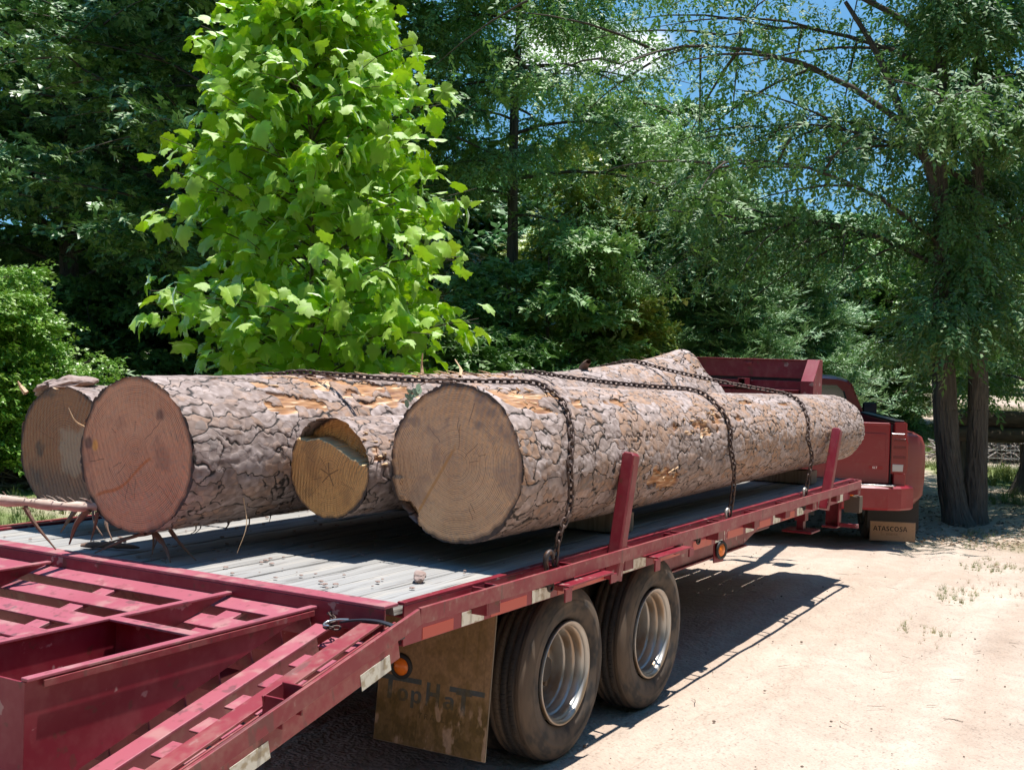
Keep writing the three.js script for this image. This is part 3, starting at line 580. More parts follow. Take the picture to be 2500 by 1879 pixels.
const log2 = makeLog({ label: 'biggest pine log, reddish ringed end near us and swollen butt far off', seed: 2, c0: [-0.13, 1.305], c1: [-0.09, 1.41], cy: (u) => 0.985 + R2(u), z: -0.03, len: 5.45, R: R2, nu: 460, nv: 240, tex: [2048, 1024], faceTex: 900,
  lobe: (a, u) => 0.16 * Math.pow(clamp((u - 4.1) / 1.35), 2) * Math.sin(a * 5 + 1.1) * 0.5,
  torn: [[0.95, 1.25, 0.5, 0.32, 0.9], [0.7, 0.75, 0.28, 0.22, 0.8], [1.35, 0.85, 0.35, 0.3, 0.8], [1.9, 1.5, 0.6, 0.35, 0.7], [2.7, 1.4, 0.35, 0.25, 0.7]],
  face: { pith: [0.0, 0.05], rings: 40, saw: 0.3, a: [0.58, 0.265, 0.145], b: [0.76, 0.42, 0.255], ring: [0.19, 0.07, 0.04], stain: [0.20, 0.10, 0.075], stainAmt: 0.35,
    extra: (x, y, c) => { const t = clamp((x + 0.7) / 0.95), yy = -0.62 + 0.42 * t + 0.05 * Math.sin(x * 7), k = (1 - sstep(0.01, 0.035, Math.abs(y - yy - 0.12 * t))) * sstep(-0.75, -0.6, x) * sstep(0.35, 0.2, x); c = mix3(c, [0.55, 0.17, 0.05], k * 0.8); c = mix3(c, [0.75, 0.36, 0.10], 1 - sstep(0.05, 0.09, Math.hypot((x + 0.72) * 1.3, y - 0.08))); return mix3(c, [0.12, 0.07, 0.06], (1 - sstep(0.03, 0.10, Math.hypot(x - 0.42, y - 0.52))) * 0.7 + (1 - sstep(0.05, 0.1, Math.hypot(x + 0.84, y - 0.1))) * 0.8); } } });
const log3 = makeLog({ label: 'small pine log with split orange end wedged between the two bigger logs', seed: 3, c0: [0.402, 1.255], c1: [0.40, 1.24], z: -0.60, len: 4.3, R: () => 0.213, nu: 240, nv: 160, tex: [1024, 512], faceTex: 512,
  torn: [[0.12, 0.45, 0.2, 0.5, 1], [0.15, 2.6, 0.15, 0.3, 1]],
  ledge: (x, y) => { const lip = 0.52 - 0.42 * sstep(-0.2, 0.95, x) + 0.06 * noise2(x * 9, 4); return y > lip ? -0.07 - 0.02 * noise2(x * 20, y * 4) : 0.004; },
  face: { pith: [0.02, -0.12], rings: 24, saw: 2.0, a: [0.58, 0.28, 0.09], b: [0.76, 0.43, 0.17], ring: [0.36, 0.17, 0.06], stain: [0.25, 0.13, 0.06], stainAmt: 0.4,
    extra: (x, y, c) => { let k = 0; for (const t of [0.5, 1.7, 2.7, 3.9, 5.2]) { const dx = x - 0.02, dy = y + 0.12, r = Math.hypot(dx, dy), d = Math.abs(-Math.sin(t) * dx + Math.cos(t) * dy); if (r < 0.24 && dx * Math.cos(t) + dy * Math.sin(t) > 0) k = Math.max(k, 1 - sstep(0.006, 0.016, d)); } c = mix3(c, [0.12, 0.06, 0.03], k * 0.8); const lip = 0.52 - 0.42 * sstep(-0.2, 0.95, x) + 0.06 * noise2(x * 9, 4); return mix3(c, [0.85, 0.62, 0.34], (1 - sstep(0.012, 0.03, Math.abs(y - lip + 0.012))) * 0.8); } } });
const log1 = makeLog({ label: 'leftmost pine log, its dark stained end half hidden by the reddish log', seed: 1, c0: [-0.91, 1.270], c1: [-0.93, 1.26], z: -0.31, len: 5.4, R: (u) => 0.289 - 0.006 * u, nu: 240, nv: 170, tex: [1024, 512], faceTex: 640,
  torn: [[0.1, 1.6, 0.25, 0.4, 1]],
  face: { pith: [0.1, 0.0], rings: 30, saw: 1.4, a: [0.27, 0.125, 0.06], b: [0.44, 0.23, 0.115], ring: [0.11, 0.06, 0.04], stain: [0.09, 0.07, 0.055], stainAmt: 0.8,
    extra: (x, y, c) => { const q = Math.max(Math.abs(x - 0.45 + 0.1 * noise2(y * 7, 1)) / 0.45, Math.abs(y - 0.02 + 0.1 * noise2(x * 6, 3)) / 0.36); c = mix3(c, [0.40, 0.28, 0.18], 1 - sstep(0.8, 1.1, q + 0.4 * (fbm(x * 8, y * 8, 3) - 0.5))); c = mix3(c, [0.11, 0.09, 0.075], sstep(-0.15, -0.6, y + 0.4 * (fbm(x * 3, y * 3, 3) - 0.5)) * 0.65); return c; } } });

// ragged bits on the logs
{
  const R = rng(77);
  // strips under the end of the biggest log
  for (const [x, y, z, ex, ey, ez, r] of [[0.02, -0.315, -0.04, -0.14, -0.41, 0.03, 0.010], [0.05, -0.315, -0.05, -0.2, -0.412, -0.02, 0.007], [0.06, -0.315, -0.06, 0.16, -0.412, -0.02, 0.012], [0.03, -0.316, -0.08, 0.05, -0.40, -0.05, 0.007], [0.1, -0.30, -0.1, 0.2, -0.414, -0.12, 0.009], [0.0, -0.316, -0.12, -0.02, -0.40, -0.13, 0.006]])
    strip(log2.root, 'bark_shred', [[x, y, z], [mixN(x, ex, 0.5) + (R() - 0.5) * 0.03, mixN(y, ey, 0.45), mixN(z, ez, 0.4)], [ex, ey, ez]], r, mShred, 1.3);
  for (let k = 0; k < 16; k++) { const u = 0.15 + R() * 3.2, a = -1.45 + (R() - 0.5) * 0.5, p = log2.surf(u, a, 0.003); strip(log2.root, 'bark_shred', [[p.x, p.y + 0.01, p.z], [p.x + 0.01, p.y - 0.02, p.z + 0.01], [p.x + (R() - 0.5) * 0.03, p.y - 0.03 - R() * 0.04, p.z + 0.02]], 0.003 + R() * 0.003, mShred); }
  // long hanging splinter on the biggest log's side
  { const p = log2.surf(0.32, -0.55, 0.005); strip(log2.root, 'bark_shred', [[p.x, p.y, p.z], [p.x + 0.03, p.y - 0.11, p.z + 0.01], [p.x + 0.02, p.y - 0.22, p.z + 0.05]], 0.003, mSliver); }
  // shreds on the left log's lower edge, slab on top of it
  for (const [x, e, r] of [[0.30, 0.06, 0.010], [0.12, -0.05, 0.012], [0.2, 0.1, 0.006]]) strip(log1.root, 'bark_shred', [[x, -0.24, -0.01], [x + e * 0.4, -0.31, 0.03], [x + e, -0.375, 0.04]], r, mShred, 1.4);
const slabBit = (s, sx, sy, sz, seed) => { const g = new THREE.IcosahedronGeometry(s, 3), p = g.attributes.position; for (let i = 0; i < p.count; i++) { const n = 0.65 + 0.7 * noise3(p.getX(i) / s * 2 + seed, p.getY(i) / s * 2, p.getZ(i) / s * 2); p.setXYZ(i, p.getX(i) * n * sx, p.getY(i) * n * sy, p.getZ(i) * n * sz); } g.computeVertexNormals(); return metreUV(g); };
  part('bark_slab', put(slabBit(0.07, 1.5, 0.45, 1.1, 2), -0.08, 0.292, -0.10, 0.1, 0.5, 0.1), mBarkBit, log1.root); part('bark_slab', put(slabBit(0.045, 1.3, 0.5, 1, 6), -0.20, 0.268, -0.06, 0, 0.2, 0.5), mBarkBit, log1.root);
  strip(log1.root, 'sliver', [[-0.26, 0.24, 0.0], [-0.285, 0.27, 0.01], [-0.295, 0.295, 0.02]], 0.014, mSliver);
  strip(log1.root, 'sliver', [[0.16, 0.10, 0.0], [0.145, 0.13, 0.05], [0.12, 0.19, 0.07]], 0.005, mSliver);
  // crushed wood along the tops: slivers sticking out of the torn places
  const slivers = (lg, list, n, col, len = 0.12) => { for (const [u, a, ru, ra] of list) for (let k = 0; k < n; k++) { const p = lg.surf(u + (R() - 0.5) * ru * 1.4, a + (R() - 0.5) * ra * 1.5, 0.0), o = lg.surf(-p.z, Math.atan2(p.y - lg.cen(-p.z)[1], p.x - lg.cen(-p.z)[0]), 0.004 + R() * 0.016), l = len * (0.3 + 0.7 * R()); strip(lg.root, 'sliver', [[p.x, p.y, p.z], [(p.x + o.x) / 2, (p.y + o.y) / 2, p.z + l * 0.5], [o.x + (R() - 0.5) * 0.03, o.y, p.z + l]], 0.003 + R() * 0.004, col === 1 ? mSliver : R() < 0.5 ? mSliver : mShred, 1); } };
  slivers(log4, [[0.42, 1.05, 0.34, 0.34], [1.52, -0.42, 0.2, 0.2], [2.02, 0.42, 0.42, 0.2], [2.3, 0.75, 0.45, 0.2]], 9, 1, 0.10);
  slivers(log2, [[0.95, 1.3, 0.6, 0.4], [1.9, 1.5, 0.7, 0.4], [2.6, 1.45, 0.6, 0.3]], 13, 2, 0.14);
  slivers(log2, [[5.2, 1.3, 0.3, 0.8], [5.35, 0.6, 0.15, 0.6]], 12, 2, 0.1);
  slivers(log3, [[0.06, 0.5, 0.1, 0.5]], 6, 1, 0.06);
  // upright sliver and the stub on top of the biggest log
  { const p = log2.surf(2.0, 1.6, 0); strip(log2.root, 'sliver', [[p.x, p.y - 0.01, p.z], [p.x - 0.01, p.y + 0.05, p.z], [p.x + 0.02, p.y + 0.115, p.z + 0.02]], 0.014, mSliver, 0.6); }
  { const p = log2.surf(2.3, 1.5, 0); strip(log2.root, 'sliver', [[p.x + 0.08, p.y - 0.01, p.z + 0.1], [p.x + 0.02, p.y + 0.03, p.z], [p.x - 0.06, p.y + 0.085, p.z - 0.06]], 0.011, mSliver); }
  { const p = log2.surf(3.85, 1.5, 0); part('branch_stub', [limb(curve([[p.x, p.y - 0.03, p.z], [p.x, p.y + 0.02, p.z], [p.x + 0.05, p.y + 0.055, p.z + 0.03]], 8), [0.03, 0.035, 0.03, 0.034, 0.03, 0.03, 0.03, 0.026, 0.02], 8, 0.3)], mShred, log2.root); }
  // leafy sprig lying on the right log's end
  const sp = new THREE.Group(); sp.name = numbered('leafy_sprig'); scene.add(sp); tag(sp, 'little green sprig drooping over the top of the tan log end', 'sprig'); sp.position.set(0.80, 1.625, -0.75);
  part('twig', limb(curve([[0.1, 0.01, -0.05], [0.0, 0.012, 0.0], [-0.07, -0.03, 0.02], [-0.10, -0.07, 0.02]], 8), Array(9).fill(0.0025), 5), mShred, sp);
  const mSprig = std({ color: rgb(0.20, 0.27, 0.17), roughness: 0.8, side: THREE.DoubleSide });
  for (let k = 0; k < 12; k++) { const t = R(), g = new THREE.CircleGeometry(0.013 + R() * 0.008, 6); g.scale(1, 0.6, 1); part('leaf', put(g, -0.03 - t * 0.075, 0.0 - t * 0.075 + (R() - 0.5) * 0.04, 0.024, R() - 0.5, R() - 0.5, R() * 6), mSprig, sp); }
}
// long pale splinter sticking out behind the logs
{
  const t = thing('splintered_pole', 'long pale splintered pole jutting out from between the two left log ends', 'pole', null, [-0.33, 1.07, -0.12]);
  const c = curve([[0, 0, 0], [-0.06, 0.018, 0.2], [-0.10, 0.06, 0.45], [-0.11, 0.10, 0.8], [-0.11, 0.14, 1.2]], 24);
  const mPole = std({ map: dataTex(64, 256, (u, v) => mix3([0.36, 0.24, 0.18], [0.72, 0.60, 0.52], tfbm(u, v, 14, 4, 79)), { rep: [8, 2] }), roughness: 0.8 });
  part('pole_wood', limb(c, c.map((_, i) => 0.019 + 0.004 * Math.sin(i * 1.7)), 8, 0.25, 4), mPole, t);
  const R = rng(5); for (let k = 0; k < 26; k++) { const p = c[2 + Math.floor(R() * 20)], q = V((R() - 0.5) * 0.05, 0.012 + R() * 0.022, 0.03 + R() * 0.04); strip(t, 'splinter', [[p.x, p.y + 0.012, p.z], [p.x + q.x * 0.4, p.y + q.y * 0.7 + 0.01, p.z + q.z * 0.5], [p.x + q.x, p.y + q.y + 0.012, p.z + q.z]], 0.002, mPole); }
  strip(t, 'bark_shred', [[-0.09, 0.03, 0.38], [-0.06, -0.03, 0.36], [0.0, -0.14, 0.30]], 0.011, mShred); strip(t, 'bark_shred', [[-0.03, 0.0, 0.12], [-0.07, -0.06, 0.13], [-0.11, -0.155, 0.12]], 0.014, mShred, 1.4); strip(t, 'bark_shred', [[0.0, -0.01, 0.1], [-0.01, -0.06, 0.1], [-0.06, -0.14, 0.08]], 0.010, mShred);
}
// timbers the logs rest on
const mTimber = std({ map: dataTex(256, 256, (u, v) => { const g = grain(u, v, 9); return mix3([0.16, 0.105, 0.07], [0.36, 0.27, 0.19], g); }, { rep: [3, 3] }), roughness: 0.9 });
for (const [z, l] of [[-2.12, 'squared timber under the logs beside the nearer stake'], [-5.42, 'squared timber under the logs beside the farther stake']]) {
  const t = thing('dunnage_timber', l, 'timber', 'timbers under the logs', [0, H - 0.004, z]);
  part('timber', bx(2.24, 0.098, 0.15, -0.03, 0.0525, 0, 0, 0, 0, 0.005), mTimber, t);
}
// bark lying on the deck
{
  const R = rng(91);
  const chunk = (s, seed) => { const g = new THREE.IcosahedronGeometry(s, 2); const p = g.attributes.position; for (let i = 0; i < p.count; i++) { const n = 0.6 + 0.8 * noise3(p.getX(i) / s * 1.7 + seed, p.getY(i) / s * 1.7, p.getZ(i) / s * 1.7); p.setXYZ(i, p.getX(i) * n * 1.5, p.getY(i) * n * 0.55, p.getZ(i) * n); } g.computeVertexNormals(); return metreUV(g); };
  const b = part('bark_chunk', chunk(0.027, 3), mBarkBit); b.position.set(1.02, H + 0.018, -0.40); b.rotation.set(0.2, 2.2, 0.15); tag(b, 'curled chunk of bark lying on the sunlit deck corner', 'bark chunk');
  const gs = [0, 1, 2].map((k) => chunk(0.006, k * 9));
  const bits = [];
  for (let k = 0; k < 170; k++) { const g = gs[k % 3].clone(); const s = 0.35 + R() * 0.9; g.scale(s, s, s * (1 + R())); bits.push(put(g, -1.1 + R() * 2.2, H + 0.001, -0.05 - Math.pow(R(), 1.5) * 2.2, 0, R() * 6, 0)); }
  const m = part('bark_crumbs', bits, mBarkBit); m.userData.kind = 'stuff'; tag(m, 'crumbs of bark scattered over the plank deck', 'bark crumbs');
  const sl = part('bark_shred', limb(curve([[-0.52, H + 0.006, -0.10], [-0.40, H + 0.012, -0.16], [-0.28, H + 0.01, -0.2]], 10), [0.008, 0.014, 0.018, 0.016, 0.02, 0.015, 0.018, 0.014, 0.012, 0.01, 0.004], 6, 0.3), mShred); tag(sl, 'dark shred of bark lying on the deck below the reddish log end', 'bark');
}
// ================================================================ stakes, chains, strap
for (const [z, tilt, lean, hgt, l] of [[-1.63, 0.05, 0.16, 0.452, 'red steel stake standing in the rail nearer the rear wheels'], [-5.14, 0.05, 0.30, 0.46, 'red steel stake standing in the rail nearer the truck']]) {
  const t = thing('log_stake', l, 'stake', 'stakes along the trailer rail', [1.247, 0.742, z]);
  t.rotation.set(-lean, 0, -tilt);
  const g = slab([[-0.026, 0], [0.026, 0], [0.026, hgt + 0.12], [0.016, hgt + 0.13], [-0.016, hgt + 0.13], [-0.026, hgt + 0.12]], 0.062, 0.005); g.translate(0, 0, -0.031);
  part('post', g, mRed, t);
  part('weld_seam', bx(0.003, hgt + 0.06, 0.004, 0.0315, (hgt + 0.06) / 2 + 0.02, 0.022), mDusty, t);
}
const linkGeo = (() => {
  const pts = [], a = 0.0115, hl = 0.0105, n = 6;
  for (let k = 0; k <= n; k++) { const t = -Math.PI / 2 + Math.PI * k / n; pts.push(V(hl + a * Math.cos(t), a * Math.sin(t), 0)); }
  for (let k = 0; k <= n; k++) { const t = Math.PI / 2 + Math.PI * k / n; pts.push(V(-hl + a * Math.cos(t), a * Math.sin(t), 0)); }
  return new THREE.TubeGeometry(new THREE.CatmullRomCurve3(pts, true), 26, 0.0054, 6, true);
})();
function chainAlong(parent, pts, pitch = 0.0336, scale = 1, seed = 1) {
  const c = new THREE.CatmullRomCurve3(pts.map((p) => V(...p)), false, 'centripetal'), L = c.getLength(), n = Math.floor(L / (pitch * scale)), R = rng(seed), p = V(), t = V();
  c.arcLengthDivisions = 1200; c.updateArcLengths();
  for (let k = 0; k <= n; k++) {
    const s = k * pitch * scale / L; c.getPointAt(s, p); c.getTangentAt(s, t);
    const up = Math.abs(t.y) > 0.85 ? V(0.4, 0, 1).normalize() : V(0, 1, 0), sd = up.clone().cross(t).normalize(), u2 = t.clone().cross(sd), roll = (k % 2 ? 1 : -1) * Math.PI / 4 + (R() - 0.5) * 0.5;
    const a = sd.clone().multiplyScalar(Math.cos(roll)).addScaledVector(u2, Math.sin(roll)), b = t.clone().cross(a);
    const m = lit(new THREE.Mesh(linkGeo, mChain)); m.name = 'chain_link'; m.matrixAutoUpdate = true; m.quaternion.setFromRotationMatrix(new THREE.Matrix4().makeBasis(t, a, b)); m.position.copy(p); m.scale.setScalar(scale); parent.add(m);
  }
}
function hook(parent, x, y, z, turn, mat) {
  const g = limb(curve([[0, 0.035, 0], [0.004, 0.05, 0], [-0.014, 0.066, 0], [-0.036, 0.056, 0], [-0.043, 0.03, 0], [-0.036, 0.0, 0], [-0.03, -0.035, 0]], 22), Array.from({ length: 23 }, (_, i) => 0.008 + 0.004 * Math.sin(i / 22 * Math.PI)), 8);
  const m = part('grab_hook', g, mat, parent); m.position.set(x, y, z); m.rotation.y = turn; m.scale.setScalar(mat === mChain ? 1 : 0.72); return m;
}
// over the logs: tangent points round each log (angle from +x)
function overLogs(z0, zs, u4, u2, u1) {
  const P = [], on = (lg, off, u, a, z, k = 0.014) => { const p = lg.surf(u, a, k); return [p.x + off[0], p.y + off[1], z]; };
  const o4 = [0.935, 1.302], o2 = [-0.13, 1.305], o1 = [-0.91, 1.27];
  P.push([1.252, 0.90, zs[0]], [1.262, 1.0, zs[0] - 0.01], [1.272, 1.14, zs[1]]);
  for (const [a, t] of [[0.0, 0], [0.3, 0.25], [0.6, 0.5], [0.9, 0.75], [1.2, 0.9], [1.45, 1]]) P.push(on(log4, o4, u4, a, mixN(zs[1], zs[2], t)));
  const e = P[P.length - 1], q = on(log2, o2, u2, 1.5, zs[3]);
  for (const t of [0.25, 0.5, 0.75]) P.push([mixN(e[0], q[0], t), mixN(e[1], q[1], t) - 0.012 * Math.sin(t * Math.PI), mixN(e[2], q[2], t)]);
  P.push(q, on(log2, o2, u2, 1.85, zs[3]));
  const f = on(log1, o1, u1, 1.75, zs[3]); const l = P[P.length - 1]; P.push([mixN(l[0], f[0], 0.5), mixN(l[1], f[1], 0.5), zs[3]], f);
  for (const a of [2.2, 2.7, 3.14]) P.push(on(log1, o1, u1, a, zs[3]));
  P.push([-1.262, 1.05, zs[3]], [-1.252, 0.90, zs[3]]);
  return P;
}
const mHookBright = std({ color: rgb(0.55, 0.50, 0.46), roughness: 0.4, metalness: 0.6 });
[[[-1.045, -1.13, -1.31, -1.0], 0.45, 1.0, 0.7, 'rusty binder chain nearest the tail, crossing the log tops to the rear hook'],
 [[-3.155, -3.15, -3.17, -3.14], 2.42, 3.1, 2.8, 'rusty binder chain over the middle of the logs, hooked beside the torn bark'],
 [[-4.66, -4.70, -4.93, -4.62], 4.1, 4.6, 4.3, 'rusty binder chain nearest the truck, crossing the swollen log butt']].forEach(([zs, u4, u2, u1, l], k) => {
  const t = thing('binder_chain', l, 'chain', 'chains over the logs', [0, 0, 0]);
  chainAlong(t, overLogs(0, zs, u4, u2, u1), 0.0336, 1, 5 + k);
  hook(t, 1.262, 0.882, zs[0] + 0.045, Math.PI / 2 * 0.9, k ? mHookBright : mChain);
});
// rubber strap over the tail beam with a small chain at the ramp's end
{
  const t = thing('rubber_strap', 'black rubber tie-down strap with a metal hook stretched over the tail beam', 'strap', null, [0, 0, 0]);
  const c = curve([[1.06, 0.826, 0.12], [1.10, 0.834, 0.11], [1.135, 0.838, 0.10], [1.2, 0.838, 0.09], [1.25, 0.815, 0.06], [1.275, 0.79, 0.07]], 20);
  const pos = [], idx = [];
  c.forEach((p, i) => { const w = i < 3 ? 0.02 : i < 5 ? 0.014 : 0.012; for (const [dz, dy] of [[-w, 0.003], [w, 0.003], [w, -0.003], [-w, -0.003]]) pos.push(p.x, p.y + dy, p.z + dz); });
  for (let i = 0; i < c.length - 1; i++) for (let k = 0; k < 4; k++) { const a = i * 4 + k, b = i * 4 + (k + 1) % 4; idx.push(a, b, a + 4, b, b + 4, a + 4); }
  idx.push(0, 2, 1, 0, 3, 2); const e = (c.length - 1) * 4; idx.push(e, e + 1, e + 2, e, e + 2, e + 3);
  const g = new THREE.BufferGeometry(); g.setAttribute('position', new THREE.Float32BufferAttribute(pos, 3)); g.setIndex(idx); const q = g.toNonIndexed(); q.computeVertexNormals(); q.setAttribute('uv', new THREE.BufferAttribute(new Float32Array(q.attributes.position.count * 2), 2));
  part('strap_band', q, std({ color: rgb(0.018, 0.022, 0.032), roughness: 0.45 }), t);
  part('strap_hook', limb(curve([[1.07, 0.83, 0.10], [1.03, 0.826, 0.11], [1.0, 0.818, 0.13], [1.005, 0.812, 0.155], [1.03, 0.812, 0.155]], 14), Array(15).fill(0.0045), 6), mZinc, t);
  const s = thing('ramp_latch_chain', 'short rusty latch chain bunched at the tip of the ramp', 'chain');
  chainAlong(s, [[0.905, 0.852, 0.05], [0.94, 0.845, 0.06], [0.98, 0.83, 0.085], [1.02, 0.815, 0.11], [1.0, 0.808, 0.14], [1.03, 0.806, 0.15], [1.06, 0.806, 0.13]], 0.0336, 0.62, 9);
}
// ================================================================ the pickup
const TRUCK_Y = -0.10;
const truck = thing('pickup_truck', 'red dual-wheel pickup truck pulling the trailer, tailgate towards us', 'truck', null, [0.106, TRUCK_Y, -8.69], 0.3885);
{
  const T = truck;
  const carTex = dataTex(512, 512, (u, v) => { const n = tfbm(u, v, 5, 4, 81), f = tfbm(u, v, 40, 3, 83); let c = mix3([0.23, 0.002, 0.007], [0.25, 0.003, 0.009], n); return mix3(c, [0.30, 0.18, 0.13], sstep(0.58, 0.85, f) * 0.07 + sstep(0.6, 0.8, n) * 0.03); }, { rep: [0.5, 0.5] });
  const mCar = new THREE.MeshPhysicalMaterial({ map: carTex, roughness: 0.42, clearcoat: 0.3, clearcoatRoughness: 0.06 });
  const mFlareDust = new THREE.MeshPhysicalMaterial({ map: dataTex(256, 256, (u, v) => { const n = tfbm(u, v, 6, 4, 87); return mix3([0.215, 0.004, 0.009], [0.24, 0.13, 0.09], sstep(0.45, 0.75, n) * 0.3); }, { rep: [1, 1] }), roughness: 0.5, clearcoat: 0.4, clearcoatRoughness: 0.2 });
  const mTrim = std({ color: rgb(0.015, 0.015, 0.016), roughness: 0.55 }), mGlass = new THREE.MeshPhysicalMaterial({ color: rgb(0.012, 0.014, 0.016), roughness: 0.06, metalness: 0, clearcoat: 1, clearcoatRoughness: 0.03 });
  const mChrome = std({ color: rgb(0.75, 0.75, 0.76), roughness: 0.12, metalness: 1 });
  // a skin over rings of points, closed at both ends
  const loft = (rings) => {
    const n = rings[0].length, pos = [], idx = [];
    rings.forEach((r) => r.forEach((p) => pos.push(...p)));
    for (let i = 0; i < rings.length - 1; i++) for (let k = 0; k < n; k++) { const a = i * n + k, b = i * n + (k + 1) % n; idx.push(a, a + n, b, b, a + n, b + n); }
    for (const e of [0, rings.length - 1]) { const c = pos.length / 3, m = [0, 0, 0]; rings[e].forEach((p) => p.forEach((v, j) => (m[j] += v / n))); pos.push(...m); for (let k = 0; k < n; k++) { const a = e * n + k, b = e * n + (k + 1) % n; idx.push(...(e ? [c, b, a] : [c, a, b])); } }
    const g = new THREE.BufferGeometry(); g.setAttribute('position', new THREE.Float32BufferAttribute(pos, 3)); g.setIndex(idx);
    const q = metreUV(g); q.computeVertexNormals(); return q;
  };
  const smooth = (g) => { const u = g.attributes.uv; g.deleteAttribute('uv'); g.deleteAttribute('normal'); const m = mergeVertices(g, 1e-4); m.computeVertexNormals(); return metreUV2(m); };
  const metreUV2 = (g) => { const p = g.attributes.position, uv = new Float32Array(p.count * 2); for (let i = 0; i < p.count; i++) { uv[2 * i] = p.getX(i) + p.getZ(i); uv[2 * i + 1] = p.getY(i); } g.setAttribute('uv', new THREE.BufferAttribute(uv, 2)); return g; };
  // tailgate with a raised field, badge letters
  part('tailgate', [bx(1.59, 0.615, 0.05, 0, 1.005, -0.012, 0, 0, 0, 0.014), bx(1.50, 0.30, 0.012, 0, 1.06, 0.014, 0, 0, 0, 0.006), bx(1.57, 0.025, 0.07, 0, 1.305, -0.015, 0, 0, 0, 0.01)], mCar, T);
  const badge = canvasTex(256, 64, (x) => { x.clearRect(0, 0, 256, 64); x.fillStyle = '#8a1016'; x.fillRect(0, 0, 256, 64); x.fillStyle = '#e8e6e2'; x.font = 'bold 58px sans-serif'; x.fillText('SLT', 62, 52); });
  part('badge', put(new THREE.PlaneGeometry(0.135, 0.034), 0.66, 0.862, 0.0152), std({ map: badge, roughness: 0.3, metalness: 0.2 }), T);
  part('tailgate_handle', bx(0.22, 0.07, 0.02, 0, 1.17, 0.024, 0, 0, 0, 0.008), mTrim, T);
  for (const s of [-1, 1]) {
    // bed side with its rail
    const side = slab([[0, 0.62], [0, 1.315], [-2.38, 1.315], [-2.38, 0.55], [-1.62, 0.55], [-1.55, 0.80], [-1.38, 0.95], [-1.05, 1.0], [-0.72, 0.95], [-0.55, 0.80], [-0.48, 0.60]], 0.10, 0.012);
    side.applyMatrix4(new THREE.Matrix4().makeBasis(V(0, 0, 1), V(0, 1, 0), V(-1, 0, 0))); side.translate(s > 0 ? 0.945 : -0.845, 0, 0.005);
    part('bed_side', side, mCar, T);
    part('bed_rail_cap', bx(0.10, 0.02, 2.3, s * 0.885, 1.335, -1.19, 0, 0, 0, 0.006), mTrim, T);
    // tail lamp wrapped round the corner
    const lamp = slab([[0, 0], [0.135, 0], [0.150, 0.06], [0.150, 0.30], [0.115, 0.395], [0, 0.395]], 0.05, 0.008); const lf = slab([[0.012, 0.02], [0.108, 0.02], [0.112, 0.085], [0.012, 0.085]], 0.006, 0.003);
    const place = (g, z) => { if (s < 0) { g.scale(-1, 1, 1); const p = g.attributes.position; for (let i = 0; i < p.count; i += 3) for (const a of ['position', 'normal', 'uv']) { const A = g.attributes[a], w = A.itemSize; for (let k = 0; k < w; k++) { const q = A.array[(i + 1) * w + k]; A.array[(i + 1) * w + k] = A.array[(i + 2) * w + k]; A.array[(i + 2) * w + k] = q; } } } g.translate(s * 0.812, 0.815, z); return g; };
    const tl = new THREE.Group(); tl.name = 'tail_lamp'; T.add(tl);
    part('red_lens', place(lamp, -0.03), new THREE.MeshPhysicalMaterial({ color: rgb(0.20, 0.002, 0.004), roughness: 0.25, clearcoat: 0.3, clearcoatRoughness: 0.1 }), tl);
    part('clear_lens', place(lf, 0.022), std({ color: rgb(0.5, 0.46, 0.42), roughness: 0.15 }), tl);
    for (const y of [0.16, 0.26, 0.335]) part('lens_band', place(slab([[0.014, y - 0.012], [0.13, y - 0.012], [0.13, y + 0.012], [0.014, y + 0.012]], 0.004, 0.002), 0.024), std({ color: rgb(0.13, 0.002, 0.003), roughness: 0.2 }), tl);
    // wide flare over the double wheels
    const rings = [];
    for (let i = 0; i <= 22; i++) {
      const z = -0.20 - 1.72 * i / 22, e = Math.min(i / 2.2, (22 - i) / 4, 1), k = Math.pow(e, 0.5), dz = (z + 1.05) / 0.50, arch = Math.abs(dz) < 1 ? 0.46 + 0.43 * Math.sqrt(1 - dz * dz) : 0.46, lo = Math.max(0.46, arch);
      const w = 0.285 * k, q = [[0.88, 1.235], [0.945, 1.235], [0.945 + w * 0.55, 1.215 - 0.01 * (1 - k)], [0.945 + w * 0.84, 1.17], [0.945 + w * 0.97, 1.08], [0.945 + w, 0.94], [0.945 + w * 0.985, Math.max(lo + 0.06, 0.72)], [0.945 + w * 0.93, Math.max(lo + 0.02, 0.56)], [0.945 + w * 0.6, lo], [0.88, lo]];
      rings.push(q.map(([x, y]) => [s * x, y, z]));
    }
    const fl = loft(s > 0 ? rings : rings.map((r) => [...r].reverse())); part('wheel_flare', smooth(fl), mFlareDust, T);
    // hanging flap: black rubber with a tan weight plate at the foot
    const mf = new THREE.Group(); mf.name = 'mud_flap'; T.add(mf); mf.position.set(s * 0.925, 0, -0.42); mf.rotation.x = -0.04;
    part('flap_rubber', bx(0.52, 0.46, 0.012, 0, 0.42, 0), std({ color: rgb(0.035, 0.030, 0.026), roughness: 0.8 }), mf);
    part('flap_plate', bx(0.465, 0.205, 0.016, 0, 0.165, 0.004), std({ color: rgb(0.30, 0.20, 0.13), roughness: 0.8 }), mf);
